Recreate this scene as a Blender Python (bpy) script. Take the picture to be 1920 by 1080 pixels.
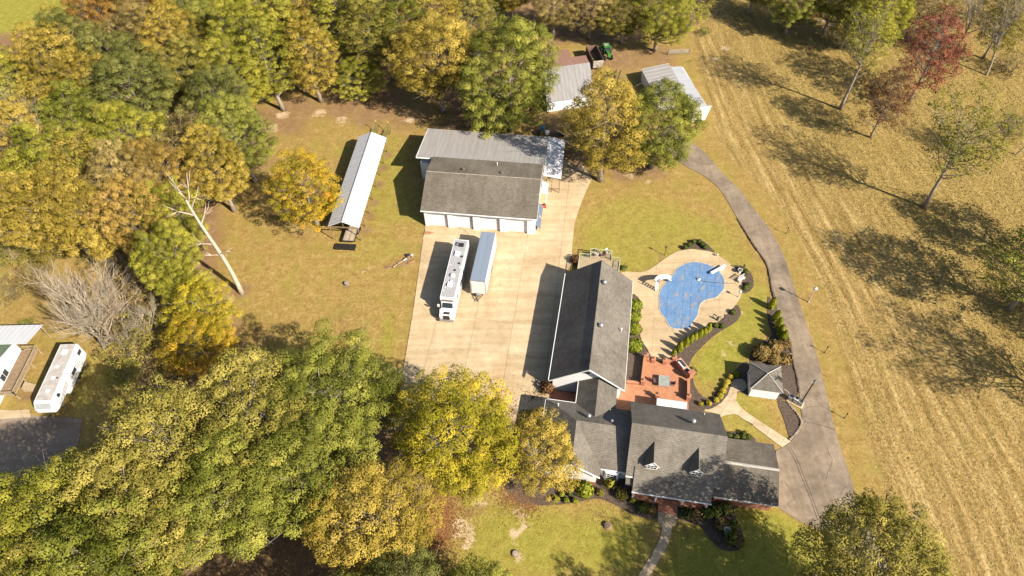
import bpy, bmesh, math, random
import numpy as np
from mathutils import Vector, Matrix

S = bpy.context.scene
for o in list(bpy.data.objects):
    bpy.data.objects.remove(o)
PI = math.pi
# ------------------------------------------------------------------ camera
FPX, CAMH = 1280.0, 88.0                      # 24 mm lens, drone 88 m up
_n = (25.0, 1030.0)                           # where plumb lines meet, from the picture centre
ROLL = math.atan2(_n[0], _n[1]); PITCH = math.atan2(FPX, math.hypot(*_n))
FWD = np.array([0, math.cos(PITCH), -math.sin(PITCH)])
_up = np.array([0, math.sin(PITCH), math.cos(PITCH)]); _rt = np.array([1., 0, 0])
RGT = math.cos(ROLL) * _rt - math.sin(ROLL) * _up
DWN = -math.sin(ROLL) * _rt - math.cos(ROLL) * _up
EYE = np.array([0, 0, CAMH])
cam = bpy.data.cameras.new('camera'); cam.sensor_width = 36; cam.lens = 24; cam.clip_end = 8000
camo = bpy.data.objects.new('camera', cam); S.collection.objects.link(camo)
camo.matrix_world = Matrix(((RGT[0], -DWN[0], -FWD[0], 0), (RGT[1], -DWN[1], -FWD[1], 0), (RGT[2], -DWN[2], -FWD[2], CAMH), (0, 0, 0, 1)))
S.camera = camo
S.render.resolution_x, S.render.resolution_y = 1024, 576
# ------------------------------------------------------------------ light
SUN_EL = math.radians(37); SUN_AZ = math.radians(-38)   # from +X, counter-clockwise
w = bpy.data.worlds.new('World'); S.world = w; w.use_nodes = True
nt = w.node_tree; bg = nt.nodes['Background']
sky = nt.nodes.new('ShaderNodeTexSky'); sky.sky_type = 'NISHITA'; sky.sun_disc = False
sky.sun_elevation = SUN_EL; sky.sun_rotation = math.radians(128); sky.air_density = 1.0; sky.dust_density = 1.5
nt.links.new(sky.outputs[0], bg.inputs[0]); bg.inputs[1].default_value = 0.072
sl = bpy.data.lights.new('sun', 'SUN'); sl.energy = 5.0; sl.angle = math.radians(0.53); sl.color = (1.0, 0.90, 0.755)
slo = bpy.data.objects.new('sun', sl); S.collection.objects.link(slo)
sd = Vector((math.cos(SUN_EL) * math.cos(SUN_AZ), math.cos(SUN_EL) * math.sin(SUN_AZ), math.sin(SUN_EL)))
slo.rotation_euler = sd.to_track_quat('Z', 'Y').to_euler(); slo.location = (60, -60, 120)
S.view_settings.view_transform = 'Standard'; S.view_settings.look = 'None'
S.view_settings.exposure = 0.97; S.view_settings.gamma = 1.0
S.render.engine = 'CYCLES'
S.cycles.max_bounces = 5; S.cycles.diffuse_bounces = 1; S.cycles.glossy_bounces = 2
S.cycles.transmission_bounces = 4; S.cycles.transparent_max_bounces = 4

# ------------------------------------------------------------------ survey: point of the drone picture -> point at height z
def P(x, y, z=0.0):
    d = FWD + RGT * (x - 960) / FPX + DWN * (y - 540) / FPX
    q = EYE + d * ((z - CAMH) / d[2])
    return (float(q[0]), float(q[1]), float(z))
def P2(x, y, z=0.0): return P(x, y, z)[:2]

# ------------------------------------------------------------------ helpers
COL = S.collection
def tag(o, label=None, cat=None, group=None, kind=None):
    if label: o['label'] = label
    if cat: o['category'] = cat
    if group: o['group'] = group
    if kind: o['kind'] = kind
    return o
def thing(name, label, cat, loc=(0, 0, 0), rz=0.0, group=None):
    o = bpy.data.objects.new(name, None); COL.objects.link(o); o.empty_display_size = .3
    o.location = loc; o.rotation_euler = (0, 0, rz)
    return tag(o, label, cat, group)
def link(name, me, parent=None, mat=None):
    o = bpy.data.objects.new(name, me); COL.objects.link(o)
    if parent is not None: o.parent = parent
    return o
def copy_tree(o, parent=None):
    c = o.copy(); COL.objects.link(c)
    if parent is not None: c.parent = parent
    for ch in list(o.children): copy_tree(ch, c)
    return c

class MB:
    def __init__(s): s.v = []; s.f = []; s.uvd = {}
    def add(s, vs, fs):
        b = len(s.v); s.v += [tuple(map(float, q)) for q in vs]; s.f += [[b + i for i in f] for f in fs]; return s
    def box(s, x0, x1, y0, y1, z0, z1):
        return s.add([(x0, y0, z0), (x1, y0, z0), (x1, y1, z0), (x0, y1, z0), (x0, y0, z1), (x1, y0, z1), (x1, y1, z1), (x0, y1, z1)],
                     [(0, 3, 2, 1), (4, 5, 6, 7), (0, 1, 5, 4), (1, 2, 6, 5), (2, 3, 7, 6), (3, 0, 4, 7)])
    def obox(s, c, sz, rz=0, rx=0, ry=0):
        M = Matrix.Translation(c) @ Matrix.Rotation(rz, 4, 'Z') @ Matrix.Rotation(ry, 4, 'Y') @ Matrix.Rotation(rx, 4, 'X')
        a, b, d = sz[0] / 2, sz[1] / 2, sz[2] / 2
        vs = [M @ Vector(q) for q in [(-a, -b, -d), (a, -b, -d), (a, b, -d), (-a, b, -d), (-a, -b, d), (a, -b, d), (a, b, d), (-a, b, d)]]
        return s.add(vs, [(0, 3, 2, 1), (4, 5, 6, 7), (0, 1, 5, 4), (1, 2, 6, 5), (2, 3, 7, 6), (3, 0, 4, 7)])
    def tube(s, pts, rad, n=6, caps=True):
        pts = [Vector(q) for q in pts]; m = len(pts)
        if not hasattr(rad, '__len__'): rad = [rad] * m
        vs = []; fs = []
        for i, q in enumerate(pts):
            t = (pts[min(i + 1, m - 1)] - pts[max(i - 1, 0)])
            t = t.normalized() if t.length > 1e-9 else Vector((0, 0, 1))
            a = t.cross(Vector((0, 0, 1)) if abs(t.z) < .9 else Vector((1, 0, 0))).normalized(); b = t.cross(a)
            for k in range(n):
                an = 2 * PI * k / n; vs.append(q + (a * math.cos(an) + b * math.sin(an)) * rad[i])
        for i in range(m - 1):
            for k in range(n):
                fs.append((i * n + k, i * n + (k + 1) % n, (i + 1) * n + (k + 1) % n, (i + 1) * n + k))
        if caps:
            fs.append(tuple(range(n - 1, -1, -1))); fs.append(tuple((m - 1) * n + k for k in range(n)))
        return s.add(vs, fs)
    def cyl(s, p0, p1, r0, r1=None, n=10): return s.tube([p0, p1], [r0, r0 if r1 is None else r1], n)
    def prism(s, poly, z0, z1):
        a = sum(poly[i][0] * poly[(i + 1) % len(poly)][1] - poly[(i + 1) % len(poly)][0] * poly[i][1] for i in range(len(poly)))
        if a < 0: poly = poly[::-1]
        n = len(poly)
        vs = [(x, y, z0) for x, y in poly] + [(x, y, z1) for x, y in poly]
        fs = [tuple(range(n - 1, -1, -1)), tuple(range(n, 2 * n))] + [(i, (i + 1) % n, n + (i + 1) % n, n + i) for i in range(n)]
        return s.add(vs, fs)
    def plate(s, poly, t=.12):
        p = [Vector(q) for q in poly]; nrm = Vector((0, 0, 0))
        for i in range(len(p)):
            a, b = p[i], p[(i + 1) % len(p)]
            nrm += Vector(((a.y - b.y) * (a.z + b.z), (a.z - b.z) * (a.x + b.x), (a.x - b.x) * (a.y + b.y)))
        nrm.normalize()
        if nrm.z < 0: p = p[::-1]; nrm = -nrm
        n = len(p); q = [v - nrm * t for v in p]
        return s.add(p + q, [tuple(range(n)), tuple(range(2 * n - 1, n - 1, -1))] + [(i, n + i, n + (i + 1) % n, (i + 1) % n) for i in range(n)])
    def ball(s, c, r, nu=10, nv=6):
        if not hasattr(r, '__len__'): r = (r, r, r)
        vs = [(c[0], c[1], c[2] + r[2])]; fs = []
        for j in range(1, nv):
            th = PI * j / nv
            for i in range(nu):
                ph = 2 * PI * i / nu
                vs.append((c[0] + r[0] * math.sin(th) * math.cos(ph), c[1] + r[1] * math.sin(th) * math.sin(ph), c[2] + r[2] * math.cos(th)))
        vs.append((c[0], c[1], c[2] - r[2])); L = len(vs) - 1
        for i in range(nu):
            fs.append((0, 1 + i, 1 + (i + 1) % nu)); fs.append((L, 1 + (nv - 2) * nu + (i + 1) % nu, 1 + (nv - 2) * nu + i))
            for j in range(nv - 2):
                a = 1 + j * nu; fs.append((a + i, a + nu + i, a + nu + (i + 1) % nu, a + (i + 1) % nu))
        return s.add(vs, fs)
    def lathe(s, c, prof, n=14):
        vs = []; fs = []; m = len(prof)
        for r, z in prof:
            for k in range(n):
                a = 2 * PI * k / n; vs.append((c[0] + r * math.cos(a), c[1] + r * math.sin(a), c[2] + z))
        for i in range(m - 1):
            for k in range(n): fs.append((i * n + k, i * n + (k + 1) % n, (i + 1) * n + (k + 1) % n, (i + 1) * n + k))
        fs.append(tuple(range(n - 1, -1, -1))); fs.append(tuple((m - 1) * n + k for k in range(n)))
        return s.add(vs, fs)
    def mesh(s, name, mat, smooth=False, bevel=0, segs=2):
        me = bpy.data.meshes.new(name); me.from_pydata(s.v, [], s.f); me.update()
        if bevel:
            bm = bmesh.new(); bm.from_mesh(me)
            bmesh.ops.bevel(bm, geom=[e for e in bm.edges if len(e.link_faces) == 2 and e.calc_face_angle(0) > .5], offset=bevel, segments=segs, affect='EDGES', profile=.6)
            bm.to_mesh(me); bm.free()
        if mat: me.materials.append(mat)
        if smooth:
            for p in me.polygons: p.use_smooth = True
        # slope-aligned uv: u along the level line, v up the slope
        uv = me.uv_layers.new(name='slope')
        for p in me.polygons:
            n = p.normal; h = Vector((-n.y, n.x, 0))
            h = h.normalized() if h.length > 1e-4 else Vector((1, 0, 0)); k = n.cross(h)
            for li in p.loop_indices:
                c = me.vertices[me.loops[li].vertex_index].co; uv.data[li].uv = (c.dot(h), c.dot(k))
        return me
    def build(s, name, mat, parent=None, **k): return link(name, s.mesh(name, mat, **k), parent)

def box(name, mat, parent, x0, x1, y0, y1, z0, z1, **k): return MB().box(x0, x1, y0, y1, z0, z1).build(name, mat, parent, **k)

def smooth_closed(pts, k=4):
    out = []; n = len(pts)
    for i in range(n):
        p0, p1, p2, p3 = [np.array(pts[(i + j) % n]) for j in (-1, 0, 1, 2)]
        for t in np.arange(k) / k:
            q = .5 * ((2 * p1) + (-p0 + p2) * t + (2 * p0 - 5 * p1 + 4 * p2 - p3) * t * t + (-p0 + 3 * p1 - 3 * p2 + p3) * t ** 3)
            out.append((float(q[0]), float(q[1])))
    return out
def smooth_open(pts, k=4):
    pts = [np.array(q, float) for q in pts]; n = len(pts); out = []
    for i in range(n - 1):
        p0, p1, p2, p3 = pts[max(i - 1, 0)], pts[i], pts[i + 1], pts[min(i + 2, n - 1)]
        for t in np.arange(k) / k:
            out.append(tuple(.5 * ((2 * p1) + (-p0 + p2) * t + (2 * p0 - 5 * p1 + 4 * p2 - p3) * t * t + (-p0 + 3 * p1 - 3 * p2 + p3) * t ** 3)))
    out.append(tuple(pts[-1])); return out
def clip(poly, a, b, c):                    # keep a*x+b*y<=c
    out = []
    for i in range(len(poly)):
        p, q = poly[i], poly[(i + 1) % len(poly)]
        dp, dq = a * p[0] + b * p[1] - c, a * q[0] + b * q[1] - c
        if dp <= 0: out.append(p)
        if dp * dq < 0:
            t = dp / (dp - dq); out.append((p[0] + (q[0] - p[0]) * t, p[1] + (q[1] - p[1]) * t))
    return out
def area(poly): return abs(sum(poly[i][0] * poly[(i + 1) % len(poly)][1] - poly[(i + 1) % len(poly)][0] * poly[i][1] for i in range(len(poly)))) / 2
def slabs(parent, mat, poly, cell, yaw, z0, z1, gap=.03, org=(0, 0), cell2=None):
    ux, uy = math.cos(yaw), math.sin(yaw); vx, vy = -uy, ux; cell2 = cell2 or cell
    us = [(p[0] - org[0]) * ux + (p[1] - org[1]) * uy for p in poly]; vs = [(p[0] - org[0]) * vx + (p[1] - org[1]) * vy for p in poly]
    ou, ov = org[0] * ux + org[1] * uy, org[0] * vx + org[1] * vy
    for i in range(math.floor(min(us) / cell), math.ceil(max(us) / cell)):
        for j in range(math.floor(min(vs) / cell2), math.ceil(max(vs) / cell2)):
            q = clip(poly, ux, uy, (i + 1) * cell - gap / 2 + ou); q = clip(q, -ux, -uy, -(i * cell + gap / 2) - ou) if q else q
            q = clip(q, vx, vy, (j + 1) * cell2 - gap / 2 + ov) if q else q; q = clip(q, -vx, -vy, -(j * cell2 + gap / 2) - ov) if q else q
            if len(q) > 2 and area(q) > .15: MB().prism(q, z0, z1 + random.uniform(-.006, .006)).build('slab', mat, parent)

# ------------------------------------------------------------------ materials
def _n(nt, t, **k):
    n = nt.nodes.new(t)
    for a, b in k.items(): setattr(n, a, b)
    return n
def noise(nt, scale, detail=4, rough=.6, vec=None):
    n = _n(nt, 'ShaderNodeTexNoise'); n.inputs['Scale'].default_value = scale; n.inputs['Detail'].default_value = detail; n.inputs['Roughness'].default_value = rough
    if vec is not None: nt.links.new(vec, n.inputs['Vector'])
    return n.outputs['Fac']
def ramp(nt, fac, stops):
    r = _n(nt, 'ShaderNodeValToRGB'); e = r.color_ramp.elements
    while len(e) < len(stops): e.new(.5)
    for el, (p, c) in zip(e, stops): el.position = p; el.color = (*c, 1) if len(c) == 3 else c
    nt.links.new(fac, r.inputs[0]); return r.outputs[0]
def mixc(nt, fac, a, b, mode='MIX'):
    m = _n(nt, 'ShaderNodeMix', data_type='RGBA', blend_type=mode)
    for i, v in ((0, fac), (6, a), (7, b)):
        if isinstance(v, (int, float)): m.inputs[i].default_value = v
        elif isinstance(v, tuple): m.inputs[i].default_value = (*v, 1)
        else: nt.links.new(v, m.inputs[i])
    return m.outputs[2]
def maths(nt, op, a, b=None, c=None, clampit=False):
    m = _n(nt, 'ShaderNodeMath', operation=op, use_clamp=clampit)
    for i, v in enumerate((a, b, c)):
        if v is None: continue
        if isinstance(v, (int, float)): m.inputs[i].default_value = v
        else: nt.links.new(v, m.inputs[i])
    return m.outputs[0]
def pos(nt): return _n(nt, 'ShaderNodeNewGeometry').outputs['Position']
def bumpn(nt, h, strength, dist=.05):
    b = _n(nt, 'ShaderNodeBump'); b.inputs['Strength'].default_value = strength; b.inputs['Distance'].default_value = dist
    nt.links.new(h, b.inputs['Height']); return b.outputs[0]
def newmat(name):
    m = bpy.data.materials.new(name); m.use_nodes = True; nt = m.node_tree; return m, nt, nt.nodes['Principled BSDF']
MATS = {}
def mat(name, col, rough=.7, var=.18, scale=1.2, metal=0.0, bump=.0, bscale=20, spec=.35, col2=None, coat=0):
    """plain surface: base colour, worn unevenly at two scales"""
    if name in MATS: return MATS[name]
    m, nt, b = newmat(name); p = pos(nt)
    c2 = col2 or tuple(c * (1 - 2.2 * var) for c in col)
    f = ramp(nt, noise(nt, scale, 5, .65, p), [(.3, (0, 0, 0)), (.7, (1, 1, 1))])
    g = ramp(nt, noise(nt, scale * 9, 3, .6, p), [(.25, (1 - var * .8,) * 3), (.75, (1 + var * .3,) * 3)])
    nt.links.new(mixc(nt, 1.0, mixc(nt, f, c2, col), g, 'MULTIPLY'), b.inputs['Base Color'])
    b.inputs['Roughness'].default_value = rough; b.inputs['Metallic'].default_value = metal; b.inputs['Specular IOR Level'].default_value = spec
    if coat: b.inputs['Coat Weight'].default_value = coat; b.inputs['Coat Roughness'].default_value = .1
    if bump: nt.links.new(bumpn(nt, noise(nt, bscale, 3, .6, p), bump, .03), b.inputs['Normal'])
    MATS[name] = m; return m
def shingle(name, col, dark):
    m, nt, b = newmat(name); uv = _n(nt, 'ShaderNodeUVMap', uv_map='slope').outputs[0]; p = pos(nt)
    br = _n(nt, 'ShaderNodeTexBrick'); nt.links.new(uv, br.inputs['Vector']); br.offset = .5
    br.inputs['Scale'].default_value = 1; br.inputs['Brick Width'].default_value = .42; br.inputs['Row Height'].default_value = .21; br.inputs['Mortar Size'].default_value = .016
    br.inputs['Color1'].default_value = (*col, 1); br.inputs['Color2'].default_value = (*[c * .74 for c in col], 1); br.inputs['Mortar'].default_value = (*dark, 1); br.inputs['Bias'].default_value = -.1
    mp = _n(nt, 'ShaderNodeMapping'); mp.inputs['Scale'].default_value = (1.1, .12, 1); nt.links.new(uv, mp.inputs[0])
    st = ramp(nt, noise(nt, 1.0, 5, .7, mp.outputs[0]), [(.3, (.8, .8, .79)), (.7, (1.07, 1.06, 1.04))])
    sp = ramp(nt, noise(nt, 6, 3, .7, p), [(.3, (.86, .86, .86)), (.7, (1.08, 1.07, 1.06))])
    big = ramp(nt, noise(nt, .22, 4, .7, p), [(.32, (.74, .72, .69)), (.62, (1.06, 1.06, 1.05))])
    c = mixc(nt, 1, mixc(nt, 1, mixc(nt, 1, br.outputs[0], st, 'MULTIPLY'), sp, 'MULTIPLY'), big, 'MULTIPLY')
    nt.links.new(c, b.inputs['Base Color']); b.inputs['Roughness'].default_value = .92; b.inputs['Specular IOR Level'].default_value = .2
    nt.links.new(bumpn(nt, br.outputs['Fac'], -.8, .03), b.inputs['Normal']); MATS[name] = m; return m
def brickm(name, c1, c2, mortar, w=.23, h=.08):
    m, nt, b = newmat(name); uv = _n(nt, 'ShaderNodeUVMap', uv_map='slope').outputs[0]; p = pos(nt)
    br = _n(nt, 'ShaderNodeTexBrick'); nt.links.new(uv, br.inputs['Vector'])
    br.inputs['Scale'].default_value = 1; br.inputs['Brick Width'].default_value = w; br.inputs['Row Height'].default_value = h; br.inputs['Mortar Size'].default_value = .006
    br.inputs['Color1'].default_value = (*c1, 1); br.inputs['Color2'].default_value = (*c2, 1); br.inputs['Mortar'].default_value = (*mortar, 1)
    g = ramp(nt, noise(nt, 1.3, 5, .7, p), [(.3, (.78, .78, .78)), (.7, (1.1, 1.1, 1.1))])
    nt.links.new(mixc(nt, 1, br.outputs[0], g, 'MULTIPLY'), b.inputs['Base Color']); b.inputs['Roughness'].default_value = .9
    nt.links.new(bumpn(nt, br.outputs['Fac'], -.6, .01), b.inputs['Normal']); MATS[name] = m; return m
def metalroof(name, col, dirt, dirtamt=.5, spacing=.3):
    m, nt, b = newmat(name); uv = _n(nt, 'ShaderNodeUVMap', uv_map='slope').outputs[0]
    mp = _n(nt, 'ShaderNodeMapping'); mp.inputs['Scale'].default_value = (1.6, .16, 1); nt.links.new(uv, mp.inputs[0])
    st = ramp(nt, noise(nt, 1, 5, .7, mp.outputs[0]), [(.35, (0, 0, 0)), (.75, (1, 1, 1))])
    f = maths(nt, 'MULTIPLY', st, dirtamt)
    nt.links.new(mixc(nt, f, col, dirt), b.inputs['Base Color']); b.inputs['Roughness'].default_value = .45; b.inputs['Metallic'].default_value = .15
    sx = _n(nt, 'ShaderNodeSeparateXYZ'); nt.links.new(uv, sx.inputs[0])
    wv = maths(nt, 'PINGPONG', maths(nt, 'MULTIPLY', sx.outputs[0], 1 / spacing), .5)
    nt.links.new(bumpn(nt, wv, .5, .06), b.inputs['Normal']); MATS[name] = m; return m
def glassm(name, col):
    m, nt, b = newmat(name); b.inputs['Base Color'].default_value = (*col, 1); b.inputs['Roughness'].default_value = .08; b.inputs['Specular IOR Level'].default_value = .7
    MATS[name] = m; return m

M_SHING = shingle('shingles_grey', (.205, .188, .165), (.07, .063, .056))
M_SHLIT = shingle('shingles_grey_lit', (.245, .224, .195), (.085, .077, .068))  # lighter copy of the grey shingles, sunlight painted into the house's front slopes
M_SHTAN = shingle('shingles_tan', (.205, .182, .150), (.075, .065, .054))
M_WHITE = mat('white_siding', (.80, .80, .80), .55, .04, .8)
M_TRIM = mat('white_trim', (.82, .82, .82), .5, .04, 2)
M_METAL = metalroof('metal_roof_grey', (.40, .385, .37), (.22, .19, .165), .6)
M_METALW = metalroof('metal_roof_white', (.66, .68, .71), (.40, .37, .33), .5)
M_METALP = metalroof('metal_roof_pale', (.47, .49, .53), (.34, .32, .30), .7)
M_METALR = metalroof('metal_roof_rust', (.36, .21, .16), (.24, .13, .09), .6)
M_GREENR = shingle('shingles_green', (.16, .22, .15), (.07, .10, .07))
M_BRICK = brickm('red_brick', (.40, .145, .075), (.33, .11, .06), (.36, .25, .19))
M_BRICKP = brickm('patio_brick', (.47, .205, .098), (.40, .155, .072), (.42, .27, .18), .2, .1)
M_WOOD = mat('weathered_wood', (.30, .21, .13), .85, .22, 2.5, bump=.3)
M_WOODP = mat('pale_wood', (.46, .36, .23), .85, .18, 2.5, bump=.3)
M_GLASS = glassm('window_glass', (.03, .04, .05))
M_BLACK = mat('black_rubber', (.025, .025, .027), .8, .1)
M_STEEL = mat('galvanised_steel', (.45, .45, .46), .4, .12, 2, metal=.6)
M_DARK = mat('dark_metal', (.045, .04, .035), .6, .2)
M_LIVID = mat('dark_board', (.10, .09, .08), .9, .2)  # plain dark boards of the farm shed's rear walls
# ================================================================== GROUND
def G(*pts): return [P2(x, y) for x, y in pts]
random.seed(5); rng = np.random.default_rng(5)

DRIVE_R = G((1255, 235), (1315, 280), (1355, 325), (1390, 360), (1420, 400), (1450, 440), (1470, 480), (1490, 540), (1510, 600), (1530, 660), (1545, 720), (1570, 820), (1598, 905), (1606, 955))
DRIVE_L = G((1225, 262), (1275, 305), (1320, 330), (1352, 358), (1383, 410), (1410, 455), (1437, 495), (1446, 540), (1460, 590), (1478, 635), (1487, 680), (1493, 705), (1498, 730), (1501, 760), (1505, 790), (1496, 812), (1480, 832), (1455, 845), (1458, 951), (1500, 978), (1536, 994))
ASPHALT = smooth_open(DRIVE_L[:9], 3)[:-1] + DRIVE_L[8:] + G((1585, 1040), (1660, 1060), (1640, 1000)) + smooth_open(DRIVE_R[::-1], 3)
APRON = G((797, 422), (776, 575), (752, 720), (739, 800), (748, 850), (762, 905), (790, 940), (806, 925), (815, 885), (900, 855), (960, 805), (975, 770), (1040, 762), (1045, 720), (1062, 510), (1075, 490), (1072, 470), (1077, 420), (1088, 385), (1099, 358), (1110, 335), (1095, 312), (1060, 300), (1020, 312), (1003, 424))
DECKP = smooth_closed(G((1161, 512), (1201, 511), (1220, 504), (1244, 487), (1266, 473.5), (1288, 468), (1312, 468.5), (1336, 473.5), (1358.5, 487), (1377, 502), (1389, 519), (1392, 535.5), (1389, 556), (1377, 574.5), (1358.5, 593), (1344, 605), (1312, 626), (1280, 647), (1262, 662), (1254, 676), (1226, 674), (1214, 655), (1203, 638), (1199, 620), (1198, 600), (1203, 571), (1190, 552), (1165, 545)), 3)
POOLP = smooth_closed(G((1258.5, 521), (1273, 504), (1286, 496.7), (1299, 493.3), (1316, 495), (1336, 502), (1349, 513), (1356, 526), (1356, 539), (1349, 550), (1339, 558), (1323, 561.5), (1312, 569), (1307.6, 582), (1305, 593), (1295.6, 606), (1290, 615), (1273, 616), (1258.5, 613), (1249, 597), (1241, 587), (1237.6, 574), (1238, 554), (1243, 541)), 4)
WALK = G((1308, 767), (1328, 768), (1337, 765), (1352, 755.5), (1364, 741), (1369, 728), (1371, 717), (1379, 711), (1390, 710), (1398, 716), (1400, 727), (1394, 733), (1382, 734), (1380, 751), (1388, 763), (1398, 772), (1420, 786.7), (1483, 828), (1466, 839), (1413, 799), (1392, 785), (1383, 778.5), (1376, 776), (1360, 778.5), (1346, 784), (1345, 776))
FWALK = G((1234, 957), (1270, 961), (1269, 982), (1260, 987.5), (1258, 1002), (1253, 1020), (1243, 1038), (1232, 1057), (1220, 1078), (1195, 1115), (1172, 1115), (1197, 1078), (1216, 1048), (1230, 1025), (1238, 1007), (1242, 988), (1233, 980))
PATIO = G((1209, 668), (1224, 677), (1245, 680), (1262, 676), (1270, 674), (1296, 704), (1288, 716), (1291, 772), (1184, 774), (1150, 772), (1150, 742), (1172, 717), (1202, 719))
BEDS = [G((1275, 471), (1290, 454), (1305, 448), (1322, 454), (1340, 474), (1312, 467), (1288, 467)),
        G((1375, 500), (1393, 499), (1409, 513), (1413, 535), (1402, 548), (1388, 547), (1390, 528)),
        G((1378, 573), (1387, 578), (1388, 592), (1375, 607), (1342, 627), (1305, 662), (1291, 688), (1297, 704), (1283, 690), (1268, 673), (1255, 675), (1262, 660), (1310, 629), (1344, 605)),
        G((1297, 690), (1300, 715), (1311, 737), (1332, 746), (1362, 712), (1374, 700), (1402, 678), (1410, 740), (1388, 735), (1364, 742), (1352, 756), (1328, 769), (1288, 768), (1287, 716)),
        G((1170, 540), (1190, 552), (1203, 571), (1198, 600), (1199, 620), (1204, 640), (1224, 676), (1208, 669), (1203, 720), (1165, 720)),
        G((1440, 556), (1452, 572), (1462, 592), (1478, 635), (1487, 680), (1497, 738), (1478, 748), (1440, 745), (1410, 700), (1408, 660), (1432, 640), (1447, 628), (1440, 600)),
        G((1458, 752), (1478, 757), (1501, 788), (1494, 808), (1481, 820), (1472, 792)),
        G((950, 905), (965, 935), (990, 946), (1050, 946), (1098, 938), (1125, 935), (1160, 950), (1190, 966), (1234, 972), (1236, 925), (1180, 905), (1160, 880), (1110, 890), (1040, 885)),
        G((1269, 955), (1275, 975), (1310, 984), (1330, 1010), (1352, 1029), (1378, 1034), (1394, 1022), (1394, 1004), (1384, 980), (1376, 958), (1392, 940), (1335, 925), (1275, 925)),
        G((1357, 808), (1411, 818), (1411, 835), (1360, 832)),
        G((1012, 712), (1040, 716), (1040, 745), (1010, 740))]

def in_poly(X, Y, poly):
    r = np.zeros(X.shape, bool); n = len(poly)
    for i in range(n):
        (x0, y0), (x1, y1) = poly[i], poly[(i + 1) % n]
        c = ((y0 > Y) != (y1 > Y)); 
        with np.errstate(divide='ignore', invalid='ignore'):
            r ^= c & (X < (x1 - x0) * (Y - y0) / (y1 - y0 + 1e-12) + x0)
    return r
def dist_line(X, Y, pts, closed=False):
    d = np.full(X.shape, 1e9); n = len(pts)
    for i in range(n if closed else n - 1):
        (x0, y0), (x1, y1) = pts[i], pts[(i + 1) % n]; dx, dy = x1 - x0, y1 - y0
        t = np.clip(((X - x0) * dx + (Y - y0) * dy) / (dx * dx + dy * dy + 1e-9), 0, 1)
        d = np.minimum(d, np.hypot(X - x0 - t * dx, Y - y0 - t * dy))
    return d
def soft(X, Y, poly, w):
    d = dist_line(X, Y, poly, True); return np.clip(.5 + np.where(in_poly(X, Y, poly), d, -d) / (2 * w), 0, 1)
def blob(X, Y, c, r, q=None):
    x, y = P2(*c); return np.clip(1.5 - np.hypot(X - x, (Y - y)) / r, 0, 1)

gx = np.concatenate([[-3000, -1200, -600, -300, -200], np.arange(-160, 160.1, .8), [200, 300, 600, 1200, 3000]])
gy = np.concatenate([[-3000, -1000, -300, -100, -40], np.arange(0, 200.1, .8), [230, 300, 500, 1000, 3000]])
GX, GY = np.meshgrid(gx, gy); nx, ny = len(gx), len(gy)
WOODS = [G((0, 60), (130, 55), (200, 0), (200, -60), (960, -60), (920, 60), (890, 100), (880, 215), (760, 170), (640, 175), (480, 165), (480, 330), (420, 360), (410, 520), (430, 640), (420, 700), (230, 700), (190, 640), (190, 480), (120, 430), (0, 410), (-300, 410), (-300, 60)),
         G((-200, 780), (150, 860), (260, 700), (560, 690), (720, 740), (760, 860), (800, 960), (790, 1050), (840, 1100), (840, 1250), (-200, 1250)),
         G((1400, -60), (1480, 20), (1580, 20), (1800, 0), (1920, 10), (2100, -10), (2100, -120), (1400, -120)),
         G((960, -60), (1330, -60), (1330, 40), (1240, 70), (1180, 75), (1040, 85), (930, 60))]
DIRT = [(500, 230, 6), (470, 260, 5), (560, 205, 6), (640, 195, 6), (720, 190, 6), (760, 215, 6), (480, 300, 4), (700, 215, 5), (545, 235, 4), (860, 225, 5), (1070, 245, 5), (1120, 150, 4), (1190, 110, 6), (1170, 325, 3.2), (1075, 280, 4), (1085, 300, 3), (1020, 225, 5), (1190, 320, 3.5), (1220, 316, 3.5), (1150, 110, 5), (1230, 105, 5), (450, 545, 2), (430, 620, 2.5), (440, 660, 2), (687, 432, 1.2), (694, 405, 1.2), (702, 380, 1.1), (712, 345, 1.1), (720, 315, 1.1), (727, 290, 1.1), (820, 940, 2.2), (1240, 480, .7), (1060, 610, 0.1), (20, 645, 2), (50, 740, 1.5), (650, 537, .8), (760, 490, 1.2), (745, 496, 1), (725, 500, .9)]
PALE = [(955, 925, .9), (968, 955, 1.0), (985, 985, .8), (875, 1020, 1.0), (860, 985, 1.3), (975, 1045, .8), (1000, 930, .7), (880, 1000, 1.3), (865, 990, 1), (980, 965, 1), (965, 1000, .9), (965, 1035, .9), (900, 940, 1.2), (850, 1000, .8), (550, 430, 1.1), (510, 240, 1.8), (600, 210, 1.8), (530, 215, 1.6), (480, 225, 1.6), (640, 225, 1.5), (560, 440, .8), (1180, 330, 1.2), (1215, 340, .8), (1120, 350, .6), (690, 505, .6), (430, 560, 1.0), (420, 600, 1.2), (470, 215, 1.5), (770, 225, 1.4), (1385, 583, .9), (1372, 645, .8), (1355, 662, .5), (1360, 90, 1.5), (1340, 110, 1.2)]
fine = (GX > -170) & (GX < 170) & (GY > -10) & (GY < 210)
woods = np.zeros(GX.shape)
for q in WOODS: woods = np.maximum(woods, soft(GX, GY, q, 2.2))
drv = smooth_open(G((1200, -60), (1262, 60), (1290, 180)) + DRIVE_R[1:] + G((1630, 1060), (1680, 1200)), 3)
dd = dist_line(GX, GY, drv); rowl = smooth_open(G((1235, -60), (1270, 60), (1345, 250), (1465, 500), (1588, 830), (1650, 1000), (1740, 1300)), 6); drw = dist_line(GX, GY, rowl)
fieldp = drv + [(70, 8), (400, -50), (400, 400), (60, 400)]
infield = in_poly(GX, GY, fieldp)
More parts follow.
